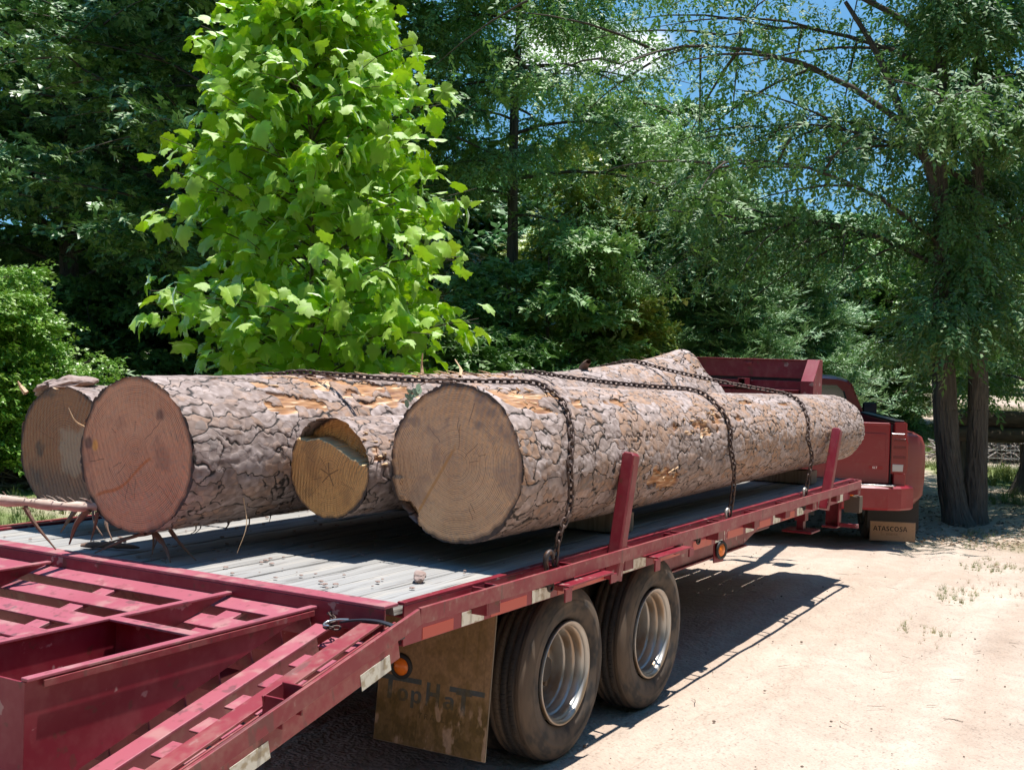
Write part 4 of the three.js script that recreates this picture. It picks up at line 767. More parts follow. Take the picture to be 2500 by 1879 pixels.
    if (s > 0) {
      const pt = canvasTex(512, 224, (x, w, h) => { x.fillStyle = '#b08a68'; x.fillRect(0, 0, w, h); x.fillStyle = '#3a2c22'; x.fillStyle = '#2a1f18'; x.font = 'bold 80px sans-serif'; x.fillText('ATASCOSA', 30, 108); x.fillStyle = '#8a6549'; x.font = 'bold 40px sans-serif'; x.fillText('DODGE', 180, 160); x.fillStyle = '#7d5e45'; x.font = '20px sans-serif'; x.fillText('Jim', 110, 36); speckle(x, w, h, 2, (u, v, c) => { const n = fbm(u * 20, v * 10, 4); return mix3(c, [150, 116, 88], sstep(0.5, 0.8, n) * 0.45); }); });
      part('plate_face', put(new THREE.PlaneGeometry(0.45, 0.19), 0, 0.165, 0.0135), std({ map: pt, roughness: 0.75 }), mf);
    }
    // wheels
    for (const [x, z, d] of [[0.80, -1.05, 1], [1.05, -1.05, 1], [0.88, -4.5, 0]]) {
      const w = new THREE.Group(); w.name = d ? 'rear_wheel' : 'front_wheel'; w.position.set(s * x, 0.385, z); T.add(w);
      const t = part('tyre', geoTyre, mTyre, w); part('rim', geoRim, mRim, w); if (s < 0) w.rotation.y = Math.PI;
    }
    // mirror on two arms
    const mm = new THREE.Group(); mm.name = 'door_mirror'; T.add(mm); mm.position.set(s * 1.10, 1.31, -3.62);
    part('housing', bx(0.18, 0.24, 0.09, s * 0.05, 0, -0.04, 0, s * -0.12, 0, 0.03), mTrim, mm);
    part('mirror_glass', [put(new THREE.PlaneGeometry(0.145, 0.135), s * 0.05, 0.035, 0.0085, 0, s * -0.12), put(new THREE.PlaneGeometry(0.145, 0.05), s * 0.05, -0.075, 0.0085, 0, s * -0.12)], std({ color: rgb(0.03, 0.045, 0.08), roughness: 0.05, metalness: 0.2 }), mm);
    part('mirror_arm', [bar([0, 0.04, -0.05], [s * -0.18, 0.02, -0.12], 0.03, 0.025), bar([0, -0.06, -0.05], [s * -0.18, -0.06, -0.12], 0.03, 0.025)], mTrim, mm);
  }
  part('bed_floor', [bf(-0.80, 0.80, 0.74, 0.765, -2.36, -0.03), bf(-0.84, 0.84, 0.76, 1.30, -2.38, -2.35)], mTrim, T);
  // bumper: bowed bar with rounded ends, step pad and bright strip
  const bo = []; for (let k = 0; k <= 16; k++) { const t = k / 16 * 2 - 1; bo.push([t * 1.02, 0.165 - 0.035 * t * t - 0.16 * Math.pow(Math.abs(t), 9)]); } bo.push([1.0, -0.10], [-1.0, -0.10]);
  const bg = slab(bo, 0.20, 0.022); bg.rotateX(Math.PI / 2); bg.scale(1, 1, 1); bg.translate(0, 0.665, 0);
  part('rear_bumper', bg, mCar, T);
  part('bumper_strip', bar([-0.82, 0.693, 0.13], [0.82, 0.693, 0.13], 0.03, 0.014), mChrome, T);
  part('bumper_pad', bf(-0.85, 0.85, 0.688, 0.694, 0.0, 0.11), mTrim, T);
  part('chassis', [bf(-0.5, 0.5, 0.42, 0.62, -6.0, -0.1), cyl(0.06, 0.06, 1.6, 0, 0.385, -1.05, 0, 0, Math.PI / 2), cyl(0.06, 0.06, 1.6, 0, 0.385, -4.5, 0, 0, Math.PI / 2)], mTrim, T);
  for (const s of [-1, 1]) { part('tailgate_gap', bf(s * 0.8035 - 0.004, s * 0.8035 + 0.004, 0.70, 1.30, 0.004, 0.0175, 0.001), mTrim, T); part('door_seam', bf(s * 0.944 - 0.002, s * 0.944 + 0.002, 0.6, 1.24, -3.31, -3.30, 0.0005), mTrim, T); part('door_handle', bx(0.02, 0.03, 0.14, s * 0.952, 1.12, -3.15, 0, 0, 0, 0.008), mTrim, T); }
  part('brake_lamp', bx(0.22, 0.03, 0.02, 0, 1.70, -2.425, 0, 0, 0, 0.006), std({ color: rgb(0.12, 0.002, 0.003), roughness: 0.2 }), T);
  part('bed_sill', bf(-0.93, 0.93, 0.672, 0.70, -0.03, 0.0, 0.002), mTrim, T);
  part('licence_recess', bx(0.34, 0.13, 0.02, 0, 0.57, 0.185, 0, 0, 0, 0.006), mTrim, T);
  part('hitch_receiver', bf(-0.06, 0.06, 0.36, 0.44, -0.3, 0.1), mTrim, T);
  // cab, lofted from rear wall to windscreen, then bonnet
  const ring = (z, belt, roof, wRoof, top) => { const h = [[0.80, 0.50], [0.92, 0.56], [0.945, 0.85], [0.935, belt], [0.90, belt + 0.03], [mixN(0.90, wRoof, 0.93), mixN(belt + 0.03, roof, 0.86)], [wRoof - 0.04, roof - 0.015], [wRoof - 0.16, roof + 0.012], [0.18, roof + 0.028]]; return [...h, ...h.slice().reverse().map(([x, y]) => [-x, y])].map(([x, y]) => [x, y, z]); };
  const cab = loft([ring(-2.43, 1.27, 1.715, 0.71), ring(-2.50, 1.27, 1.735, 0.74), ring(-3.2, 1.25, 1.76, 0.76), ring(-4.0, 1.23, 1.74, 0.75), ring(-4.3, 1.22, 1.70, 0.73), ring(-4.85, 1.2, 1.30, 0.80), ring(-4.95, 1.19, 1.21, 0.86)].map((r) => [...r].reverse())); part('cab', cab, mCar, T);
  const hood = (z, w, y) => { const h = [[w - 0.1, 0.5], [w, 0.6], [w, y - 0.14], [w - 0.08, y - 0.03], [w - 0.3, y], [0.1, y + 0.02]]; return [...h, ...h.slice().reverse().map(([x, q]) => [-x, q])].map(([x, q]) => [x, q, z]); };
  part('bonnet', loft([hood(-4.9, 0.94, 1.2), hood(-5.6, 0.94, 1.18), hood(-5.95, 0.9, 1.1), hood(-6.0, 0.85, 1.0)].map((r) => [...r].reverse())), mCar, T);
  const panel = (pts) => { const g = new THREE.BufferGeometry(), P = [], q = pts; for (let k = 1; k < q.length - 1; k++) P.push(...q[0], ...q[k], ...q[k + 1]); g.setAttribute('position', new THREE.Float32BufferAttribute(P, 3)); g.computeVertexNormals(); g.setAttribute('uv', new THREE.BufferAttribute(new Float32Array(P.length / 3 * 2), 2)); return g; };
  part('rear_window', panel([[-0.72, 1.31, -2.424], [0.72, 1.31, -2.424], [0.64, 1.58, -2.424], [0.56, 1.655, -2.424], [-0.56, 1.655, -2.424], [-0.64, 1.58, -2.424]]), mGlass, T);
  part('rear_window_seal', [bar([-0.72, 1.305, -2.425], [0.72, 1.305, -2.425], 0.012, 0.02), bar([0.728, 1.31, -2.425], [0.645, 1.585, -2.425], 0.02, 0.012), bar([-0.728, 1.31, -2.425], [-0.645, 1.585, -2.425], 0.02, 0.012)], mTrim, T);
  for (const s of [-1, 1]) part('side_window', panel([[s * 0.909, 1.29, -2.75], [s * 0.909, 1.27, -4.5], [s * 0.787, 1.64, -4.05], [s * 0.787, 1.655, -2.85]]), mGlass, T);
}
// ================================================================ ground
const roadX = (z) => 0.35 - 0.9 * sstep(-6, -14, z) - 0.055 * Math.pow(Math.max(0, -z - 10), 1.75);   // middle of the sand road
const bump2 = (x, z, cx, cz, s) => Math.exp(-((x - cx) ** 2 + (z - cz) ** 2) / (s * s));
function groundY(x, z) {
  const far = Math.hypot(x - 3.56, z - 3.31);
  let y = 0.07 * bump2(x, z, 1.2, -6.0, 2.1) - 0.115 * bump2(x, z, -0.3, -10.6, 3.0) + 0.8 * sstep(24, 46, far) + 1.3 * sstep(46, 120, far);
  y += 0.10 * (fbm(x * 0.35 + 40, z * 0.35 + 40, 3) - 0.5) * sstep(3.0, 7, Math.abs(x - roadX(z)) + (far > 14 ? 2 : 0));
  y += 0.25 * bump2(x, z, -6.5, -41, 6);   // sandy bank at the far side of the clearing
  return y;
}
const roadAmt = (x, z) => 1 - sstep(1.9, 2.7, Math.abs(x - roadX(z)) + (fbm(x * 0.9, z * 0.9, 3) - 0.5) * 1.3);
{
  const N = 520, ext = 420, b = 6.1, a = ext / Math.sinh(b), ox = 1.4, oz = -3.5, pos = new Float32Array((N + 1) ** 2 * 3), col = new Float32Array((N + 1) ** 2 * 3), uv = new Float32Array((N + 1) ** 2 * 2), idx = [];
  for (let j = 0; j <= N; j++) for (let i = 0; i <= N; i++) {
    const x = ox + a * Math.sinh(b * (i / N * 2 - 1)), z = oz + a * Math.sinh(b * (j / N * 2 - 1)), k = j * (N + 1) + i, far = Math.hypot(x - 3.56, z - 3.31);
    const rd = roadAmt(x, z), d = x - roadX(z); let y = groundY(x, z);
    // wheel ruts and scuffs in the sand
    const rut = (c, w) => Math.exp(-(((d - c) / w) ** 2));
    y += rd * (-0.032 * rut(1.05 + 0.1 * Math.sin(z * 0.4), 0.22) - 0.028 * rut(1.75 + 0.12 * Math.sin(z * 0.33 + 1), 0.2) - 0.02 * rut(-0.6, 0.25) + 0.012 * rut(1.42, 0.12)) * (x > 1.36 || z < -6.5 ? 1 : 0.3) + 0.016 * (fbm(x * 2.6, z * 2.6, 4) - 0.5) + rd * 0.03 * (fbm(d * 11 + 0.4 * Math.sin(z), z * 0.7, 3) - 0.5) + 0.008 * (fbm(x * 9, z * 4, 3) - 0.5);
    const n1 = fbm(x * 1.1 + 7, z * 1.1, 4), n2 = fbm(x * 6, z * 6 + 3, 3);
    const sand = mix3([0.41, 0.305, 0.235], [0.58, 0.475, 0.39], clamp(0.1 + n1 * 0.55 + 0.3 * (n2 - 0.5) + 0.75 * (fbm(d * 5 + 0.3 * Math.sin(z * 0.8), z * 0.32, 4) - 0.42)));
    const soil = mix3([0.22, 0.15, 0.10], [0.42, 0.32, 0.23], n1), turf = mix3([0.10, 0.15, 0.035], [0.24, 0.27, 0.09], clamp(0.2 + 0.7 * n2));
    // field: turf with sandy bare bands; woods: brown litter
    let c = mix3(turf, sand, sstep(0.54, 0.68, fbm(x * 0.22 + 9, z * 0.5 + 4, 3) + (far > 34 && far < 52 && x > -14 ? 0.22 : 0)));
    const wood = sstep(0.5, 0.68, fbm(x * 0.25, z * 0.25 + 50, 3) + 0.8 * bump2(x, z, 1.1, -12.3, 2.6) + (x < -9 - 0.1 * z ? 0.0 : 0));
    c = mix3(c, soil, wood * 0.7);
    c = mix3(c, sand, rd);
    c = mix3(c, soil, (0.75 * bump2(x, z, 1.1, -12.3, 1.9)) * (0.6 + 0.8 * (n2 - 0.3)));
    if (x > 1.0 && z > -9.5 && far < 16) c = mix3(sand, [0.33, 0.29, 0.17], sstep(1.9, 2.9, d) * sstep(0.48, 0.62, fbm(x * 1.6 + 3, z * 1.6, 3)) * 0.45);
    pos.set([x, y, z], k * 3); col.set(c, k * 3); uv.set([x, z], k * 2);
  }
  for (let j = 0; j < N; j++) for (let i = 0; i < N; i++) { const p = j * (N + 1) + i; idx.push(p, p + N + 1, p + 1, p + 1, p + N + 1, p + N + 2); }
  const g = new THREE.BufferGeometry(); g.setAttribute('position', new THREE.BufferAttribute(pos, 3)); g.setAttribute('color', new THREE.BufferAttribute(col, 3)); g.setAttribute('uv', new THREE.BufferAttribute(uv, 2)); g.setIndex(idx); g.computeVertexNormals();
  const gt = dataTex(1024, 1024, (u, v) => { const n = 0.80 + 0.22 * tfbm(u, v, 40, 4, 91) + 0.12 * (tfbm(u, v, 9, 3, 92) - 0.5) + 0.10 * (tnoise(u, v, 420, 93) - 0.5); const s = tnoise(u, v, 260, 95) > 0.965 ? 0.62 : 1; return [n * s, n * s, n * s * 0.99]; }, { srgb: false, rep: [0.31, 0.31] }); gt.colorSpace = THREE.NoColorSpace;
  const gb = dataTex(1024, 1024, (u, v) => { const k = 0.55 * tfbm(u, v, 36, 5, 96) + 0.35 * tfbm(u, v, 150, 2, 97) + (tnoise(u, v, 300, 98) > 0.95 ? 0.15 : 0); return [k, k, k]; }, { srgb: false, rep: [0.37, 0.37] });
  const m = lit(new THREE.Mesh(g, std({ vertexColors: true, map: gt, bumpMap: gb, bumpScale: 0.034, roughness: 0.95 }))); m.name = 'ground'; structure(m); scene.add(m);
}
// ================================================================ plants
const leafMat = (r, g, b, tr = 0.4, ro = 0.8) => new THREE.MeshPhysicalMaterial({ color: rgb(r, g, b), transmission: tr, thickness: 0, roughness: ro, side: THREE.DoubleSide });
const barkTex = dataTex(256, 512, (u, v) => { const n = tfbm(u, v * 0.5, 16, 4, 101), f = tfbm(u, v, 8, 4, 103); return mix3([0.035, 0.028, 0.022], [0.17, 0.14, 0.115], clamp(n * 0.8 + f * 0.4 - 0.1)); }, { rep: [1.6, 0.7] });
const barkBumpT = dataTex(256, 512, (u, v) => { const n = tfbm(u, v * 0.5, 16, 4, 101); return [n, n, n]; }, { srgb: false, rep: [1.6, 0.7] });
const mTrunk = std({ map: barkTex, bumpMap: barkBumpT, bumpScale: 0.06, roughness: 0.95 });
const mTwig = std({ color: rgb(0.075, 0.058, 0.045), roughness: 0.95 });

// leaf sprays: a twig's worth of leaves as one little mesh, lying along +x
function leafShape(L, W, fold, n = 1) { // folded leaf from the origin along +x
  const p = [[0, 0, 0], [L * 0.32, fold * 0.6, W], [L * 0.32, 0, 0], [L * 0.32, fold * 0.6, -W], [L * 0.7, -0.02 * L + fold * 0.5, W * 0.72], [L * 0.7, -0.03 * L, 0], [L * 0.7, -0.02 * L + fold * 0.5, -W * 0.72], [L, -0.16 * L, 0]];
  const t = [0, 1, 2, 0, 2, 3, 1, 4, 5, 1, 5, 2, 2, 5, 6, 2, 6, 3, 4, 7, 5, 5, 7, 6];
  const g = new THREE.BufferGeometry(); g.setAttribute('position', new THREE.Float32BufferAttribute(t.flatMap((i) => p[i]), 3)); return g;
}
function leafLite(L, W) { const p = [[0, 0, 0], [L * 0.45, 0.12 * W, W], [L * 0.45, 0.12 * W, -W], [L, -0.12 * L, 0]], t = [0, 1, 2, 1, 3, 2]; const g = new THREE.BufferGeometry(); g.setAttribute('position', new THREE.Float32BufferAttribute(t.flatMap((i) => p[i]), 3)); return g; }
function spray(seed, n, len, leaf, opt = {}) {
  const R = rng(seed), gs = [];
  for (let k = 0; k < n; k++) {
    const t = (k + 0.6) / n, g = leaf(0.75 + R() * 0.5), s = k % 2 ? 1 : -1;
    put(g, 0, 0, 0, (R() - 0.5) * (opt.roll ?? 1.2), s * (opt.angle ?? 0.9) * (0.6 + R() * 0.7) * (k === n - 1 ? 0.1 : 1), (R() - 0.5) * (opt.tilt ?? 0.9));
    put(g, t * len, -(opt.sag ?? 0.1) * t * t * len, (R() - 0.5) * 0.02); gs.push(g);
  }
  const m = mergeGeometries(gs); m.computeVertexNormals(); return m;
}
const SPRAY = {
  oak: [1, 2].map((s) => spray(s, 10, 0.26, (q) => leafLite(0.12 * q, 0.033 * q))),
  drop: [3, 4].map((s) => spray(s, 13, 0.36, (q) => leafLite(0.085 * q, 0.019 * q), { angle: 0.8, sag: 0.35 })),
  cedar: [5, 6].map((s) => spray(s, 16, 0.30, (q) => leafLite(0.11 * q, 0.011 * q), { angle: 0.55, sag: 0.2, tilt: 0.5 })),
  shrub: [7, 8].map((s) => spray(s, 11, 0.17, (q) => leafLite(0.06 * q, 0.016 * q), { angle: 1.0, sag: -0.05 })),
  far: [9, 10].map((s) => spray(s, 9, 0.5, (q) => leafLite(0.24 * q, 0.075 * q), { angle: 1.0 })),
};
const MAT = {
  oak: leafMat(0.135, 0.265, 0.052, 0.45, 0.44), drop: leafMat(0.25, 0.43, 0.11, 0.55, 0.55), cedar: leafMat(0.22, 0.38, 0.15, 0.42, 0.5), shrub: leafMat(0.27, 0.46, 0.065, 0.48, 0.42), far: leafMat(0.18, 0.35, 0.12, 0.5, 0.55), yell: leafMat(0.34, 0.42, 0.08, 0.5, 0.36), pine: leafMat(0.13, 0.29, 0.06, 0.4, 0.5), right: leafMat(0.125, 0.265, 0.045, 0.55, 0.7),
};
const _o = new THREE.Object3D(), _c = new THREE.Color();
function crown(parent, kind, mat, spots, seed, vary = 0.35) {   // spots: [x, y, z, outward azimuth, pitch, size]
  const R = rng(seed), gs = SPRAY[kind];
  gs.forEach((g, v) => {
    const mine = spots.filter((_, i) => i % gs.length === v), im = new THREE.InstancedMesh(g, MAT[mat], mine.length);
    mine.forEach(([x, y, z, az, pi, s], i) => {
      _o.position.set(x, y, z); _o.rotation.set((R() - 0.5) * 1.2, -az, 0, 'YZX'); _o.rotation.z = pi; _o.scale.setScalar(s); _o.updateMatrix(); im.setMatrixAt(i, _o.matrix);
      const k = 1 - vary / 2 + vary * R(), w = (R() - 0.5) * 0.18; im.setColorAt(i, _c.setRGB(k * (1 + w), k, k * (1 - w)));
    });
    im.name = 'crown'; im.userData.kind = 'stuff'; lit(im); parent.add(im);
  });
}
// a tree: trunk line, limbs up the trunk that carry boughs, sprays round the boughs.
// o.reach(h, az) is how far a limb at relative height h goes; o.pitch(h) how it leaves the trunk; o.droop bends it down.
function tree(o) {
  const R = rng(o.seed), [bx0, bz0] = o.base, by = groundY(bx0, bz0) - 0.04, root = thing(o.name, o.label, 'tree', o.group, [bx0, by, bz0]);
  const stems = (o.trunks || [o.trunk]).map((tr, si) => {
    const tp = curve(tr, 26), r0 = Array.isArray(o.r) ? o.r[si] : o.r, rad = tp.map((p, i) => r0 * Math.pow(1 - 0.9 * i / 26, 0.75) * (i === 0 ? 1.35 : i === 1 ? 1.12 : 1));
    part('trunk', limb(tp, rad, 20, 0.2, o.seed + si), mTrunk, root); return [tp, rad];
  });
  for (const [pts, ra] of o.extra || []) { const c = curve(pts, 16); part('limb', limb(c, c.map((_, i) => mixN(ra, ra * 0.3, i / 16)), 9, 0.12, 3), mTrunk, root); }
  const spots = [], n = o.limbs, per = o.sprays / n;
  for (let k = 0; k < n; k++) {
    const [tp, rad] = stems[k % stems.length], h = (o.from ?? 0.25) + (1 - (o.from ?? 0.25)) * Math.pow((k + 0.5) / n, o.bias ?? 0.9), ti = clamp(h, 0, 0.999) * 26, p0 = tp[Math.floor(ti)].clone().lerp(tp[Math.min(26, Math.floor(ti) + 1)], ti % 1);
    const az = k * 2.39996 + o.seed + (R() - 0.5) * 0.7, len = o.reach(h, ((az % 6.28318) + 6.28318) % 6.28318) * (0.75 + 0.45 * R()), pit = o.pitch(h) + (R() - 0.5) * 0.3;
    const pts = []; let p = p0.clone(), pp = pit, aa = az; const st = 7;
    for (let i = 0; i <= st; i++) { pts.push(p.clone()); aa += (R() - 0.5) * 0.35; pp -= (o.droop ?? 0.1) * (0.5 + i / st) * 0.5 - (R() - 0.5) * 0.15; p = p.clone().add(V(Math.cos(aa) * Math.cos(pp), Math.sin(pp), Math.sin(aa) * Math.cos(pp)).multiplyScalar(len / st)); }
    const lr = Math.min(rad[Math.floor(ti)] * 0.62, 0.008 + len * 0.0085), gs = [limb(pts, pts.map((_, i) => lr * (1 - 0.94 * i / st)), 7, 0.1, k)], bough = [pts];
    const nb = o.boughs ?? 5;
    for (let b = 0; b < nb; b++) {
      const t = 0.3 + 0.7 * (b + R() * 0.6) / nb, i = clamp(Math.floor(t * st), 0, st - 1), q0 = pts[i].clone().lerp(pts[i + 1], (t * st) % 1), a2 = aa + (b % 2 ? 1 : -1) * (0.5 + R() * 0.7), l2 = len * (0.30 + 0.22 * R()) * (o.side ?? 1), up = (R() - 0.35) * 0.7;
      const q = []; let c = q0.clone(), u = up; for (let m = 0; m <= 4; m++) { q.push(c.clone()); u -= (o.droop ?? 0.1) * 0.5 * (0.6 + 0.5 * R()); c = c.clone().add(V(Math.cos(a2) * Math.cos(u), Math.sin(u), Math.sin(a2) * Math.cos(u)).multiplyScalar(l2 / 4)); }
      gs.push(limb(q, [0.5, 0.4, 0.3, 0.2, 0.1].map((s) => lr * s), 5)); bough.push(q);
    }
    part('limb', gs, mTwig, root);
    const m = Math.round(per * (0.6 + 0.8 * R()));
    for (let s = 0; s < m; s++) {
      const l = bough[R() < 0.36 ? 0 : 1 + Math.floor(R() * (bough.length - 1))] || pts, t = (bough[0] === l ? 0.3 + 0.75 * R() : 0.1 + 0.95 * R()) * (l.length - 1), i = clamp(Math.floor(t), 0, l.length - 2), c = l[i].clone().lerp(l[i + 1], t - i), f = o.fuzz ?? 0.28;
      const gx = (R() + R() + R() - 1.5) * f, gy = (R() + R() + R() - 1.5) * f * (o.flat ?? 0.42), gz = (R() + R() + R() - 1.5) * f;
      spots.push([c.x + gx, c.y + gy, c.z + gz, Math.atan2(gz, gx) + (R() - 0.5) * 1.6, (o.hang ?? -0.15) + (R() - 0.5) * 0.9, (o.size ?? 1) * (0.7 + 0.6 * R())]);
    }
  }
  crown(root, o.kind, o.mat, spots, o.seed * 3 + 1, o.vary ?? 0.4);
  return root;
}
const dome = (w, lo, hi) => (h) => w * Math.sqrt(Math.max(0.04, 1 - Math.pow((h - lo) / (h > lo ? hi - lo : lo * 1.2), 2)));

// ---- young plane tree with big lobed leaves behind the logs
{
  const [X, Z] = plan(757, 10), by = groundY(X, Z) - 0.03;
  const root = thing('young_plane_tree', 'young broad-leaved tree with big bright yellow-green lobed leaves behind the log pile', 'tree', null, [X, by, Z]);
  const R = rng(321), topY = 5.35;
  const tp = curve([[0.02, 0, 0], [0.0, 1.2, 0.02], [-0.02, 2.6, 0], [-0.05, 4, 0.02], [-0.10, topY, 0]], 30);
  part('trunk', limb(tp, tp.map((_, i) => 0.034 * (1 - 0.85 * i / 30)), 9, 0.1), std({ color: rgb(0.17, 0.145, 0.10), roughness: 0.85 }), root);
  const half = [[0.0, 0.0], [0.10, -0.10], [0.27, -0.13], [0.33, -0.02], [0.50, 0.0], [0.50, 0.13], [0.45, 0.21], [0.55, 0.29], [0.64, 0.44], [0.50, 0.50], [0.46, 0.60], [0.36, 0.62], [0.31, 0.70], [0.28, 0.82], [0.13, 0.88], [0.0, 1.04]];
  const leafGeo = (v) => {
    const f = 0.10 + 0.13 * v, dr = 0.10 + 0.16 * v, cu = [0.4, 1.0, 0.2, 1.3, 0.7][v], bend = (x, y) => [x, -dr * y * y + f * Math.abs(x) * (0.5 - 0.9 * Math.abs(x)) - 0.55 * x * x * cu + 0.05 * Math.sin(x * 8 + v * 2) * (0.4 + y) + 0.04 * Math.sin(y * 7 + v), y];
    const P = [], c = [0, 0.34], add = (a, b, d) => [a, b, d].forEach(([x, y]) => P.push(...bend(x, y)));
    for (const s of [1, -1]) for (let k = 0; k < half.length - 1; k++) { const a = [half[k][0] * s, half[k][1]], b = [half[k + 1][0] * s, half[k + 1][1]]; if (s > 0) add(c, b, a); else add(c, a, b); }
    const g = new THREE.BufferGeometry(); g.setAttribute('position', new THREE.Float32BufferAttribute(P, 3)); const q = mergeVertices(g, 1e-5); q.computeVertexNormals(); q.scale(0.19, 0.19, 0.19); return q.toNonIndexed();
  };
  const geos = [0, 1, 2, 3, 4].map(leafGeo), tones = [[0.34, 0.58, 0.010], [0.39, 0.61, 0.011], [0.36, 0.61, 0.009]], mats = tones.map((t) => leafMat(...t, 0.62, 0.62));
  const env = (y) => { const t = (y - 0.35) / (topY + 0.25 - 0.35); return t < 0 || t > 1 ? 0.1 : 1.42 * Math.pow(Math.max(0, 1 - Math.pow(Math.abs(t - 0.30) / (t > 0.30 ? 0.74 : 0.55), 1.9)), 0.75); };
  const leaves = [], tw = [];
  for (let k = 0; k < 104; k++) {
    const y0 = 0.35 + (topY - 0.55) * Math.pow(k / 104, 0.95), i = clamp(y0 / topY * 30, 0, 29), p0 = tp[Math.floor(i)].clone(); p0.y = y0;
    const az = k * 2.39996 + 0.6, L = env(y0 + 0.35) * (0.80 + 0.35 * R()), up = 0.85 - 0.35 * R();
    const pts = []; let p = p0.clone(), u = up; for (let s = 0; s <= 6; s++) { pts.push(p.clone()); u -= 0.08 - (R() - 0.5) * 0.12; p = p.clone().add(V(Math.cos(az + 0.1 * s * (R() - 0.5)) * Math.cos(u), Math.sin(u), Math.sin(az) * Math.cos(u)).multiplyScalar(L / 6)); }
    tw.push([pts, 0.010]);
    const boughs = [pts]; for (let b = 0; b < 4; b++) { const t = 0.3 + 0.17 * b, q0 = pts[Math.floor(t * 6)], a2 = az + (b % 2 ? 0.8 : -0.8) + (R() - 0.5) * 0.4, q = []; let c = q0.clone(), v = 0.35; const l2 = L * (0.32 + 0.15 * R()); for (let m = 0; m <= 4; m++) { q.push(c.clone()); v -= 0.1; c = c.clone().add(V(Math.cos(a2) * Math.cos(v), Math.sin(v), Math.sin(a2) * Math.cos(v)).multiplyScalar(l2 / 4)); } boughs.push(q); tw.push([q, 0.005]); }
    boughs.forEach((l, bi) => { const n = bi ? 9 : 13; for (let m = 0; m < n; m++) { const t = (bi ? 0.2 : 0.3) + (bi ? 0.8 : 0.7) * (m + R() * 0.7) / n, f = t * (l.length - 1), j = clamp(Math.floor(f), 0, l.length - 2), c = l[j].clone().lerp(l[j + 1], clamp(f - j)); const sd = m % 2 ? 1 : -1, la = az + sd * (0.5 + R() * 0.9) + (m === n - 1 ? -sd * 0.6 : 0); leaves.push([c.x + Math.cos(la) * 0.05, c.y + 0.02 + (R() - 0.5) * 0.30, c.z + Math.sin(la) * 0.05, la, R()]); } });
  }
  for (let m = 0; m < 26; m++) { const la = m * 2.4, y = topY - 0.75 + 0.85 * m / 26; leaves.push([-0.1 + Math.cos(la) * 0.08, y, Math.sin(la) * 0.08, la, R()]); }
  part('twigs', tw.map(([p, r]) => limb(p, p.map((_, i) => r * (1 - 0.75 * i / (p.length - 1))), 5)), mTwig, root);
  const items = leaves.map(([x, y, z, la, r]) => { const s = (0.38 + 0.56 * R()) * (y > topY - 0.5 ? 0.8 : 1), tilt = -0.35 + 1.5 * R(), roll = (R() - 0.5) * 2.0; _o.position.set(x, y, z); _o.rotation.set(0, 0, 0); _o.rotation.order = 'YXZ'; _o.rotation.y = Math.PI / 2 - la; _o.rotation.x = tilt; _o.rotation.z = roll; _o.scale.setScalar(s); _o.updateMatrix();
    const ex = camera.position.x - X, ez = camera.position.z - Z, l = Math.hypot(ex, ez); return { m: _o.matrix.clone(), near: (x * ex + z * ez) / l + 1.2 * Math.hypot(x, z) / (env(y) + 0.3) + s * 0.6 + 0.15 * r, g: Math.floor(R() * 5), c: Math.floor(R() * 3), hide: y < 0.85 }; });
  items.sort((a, b) => (a.hide - b.hide) || b.near - a.near);
  items.slice(0, 300).forEach((it) => { const q = lit(new THREE.Mesh(geos[it.g], mats[it.c])); q.name = 'leaf'; it.m.decompose(q.position, q.quaternion, q.scale); root.add(q); });
  const rest = items.slice(300).map((it) => ({ g: geos[it.g].clone().applyMatrix4(it.m), c: it.c })), bulk = mergeGeometries(rest.map((r) => { const n = r.g.attributes.position.count, k = tones[r.c].map((q, z) => q / [0.39, 0.61, 0.011][z]), a = new Float32Array(n * 3); for (let i = 0; i < n; i++) a.set(k, i * 3); r.g.setAttribute('color', new THREE.BufferAttribute(a, 3)); return r.g; }));
  const bm = new THREE.MeshPhysicalMaterial({ color: rgb(0.39, 0.61, 0.011), transmission: 0.62, thickness: 0, roughness: 0.6, side: THREE.DoubleSide, vertexColors: true });
  const bo = lit(new THREE.Mesh(bulk, bm)); bo.name = 'leaves'; bo.userData.kind = 'stuff'; root.add(bo);
}
// offsets seen from the camera: to the right, up, away
const off = (l, y, d = 0) => [l * CY - d * SY, y, -l * SY - d * CY];
const LEFT = Math.PI - 0.5281;                       // azimuth of "to the left" in the view
const toward = (az, a) => Math.max(0, Math.cos(az - a));

// ---- the twin-stemmed tree by the road, its boughs hanging over the truck
tree({ name: 'twin_stem_tree', label: 'dark twin-trunked tree standing beside the road right of the truck', base: plan(2372, 14.4), seed: 8, r: [0.165, 0.145],
  trunks: [[off(-0.09, 0), off(-0.2, 0.6), off(-0.32, 1.6), off(-0.38, 2.8), off(-0.47, 4.3), off(-0.53, 6.2), off(-0.6, 8.2)], [off(0.14, 0, 0.03), off(0.11, 0.6, 0.03), off(0.08, 1.6), off(0.0, 3), off(-0.02, 4.6), off(-0.06, 6.4), off(0.1, 8.6)]],
  extra: [[[off(-0.44, 3.7), off(-0.62, 4.35), off(-0.95, 4.95), off(-1.3, 5.7), off(-1.7, 6.3)], 0.075]],
  limbs: 40, from: 0.41, bias: 0.85, reach: (h, az) => (1.9 + (h < 0.6 ? 2.3 : 2.6) * toward(az, LEFT)) * (1 - 0.85 * Math.pow(toward(az, 1.043), 2)), pitch: (h) => 0.55 + 0.2 * h, droop: 0.27, boughs: 8, side: 1.1, sprays: 9000, kind: 'drop', mat: 'right', fuzz: 0.36, hang: -0.55, size: 0.85, flat: 1.0 });
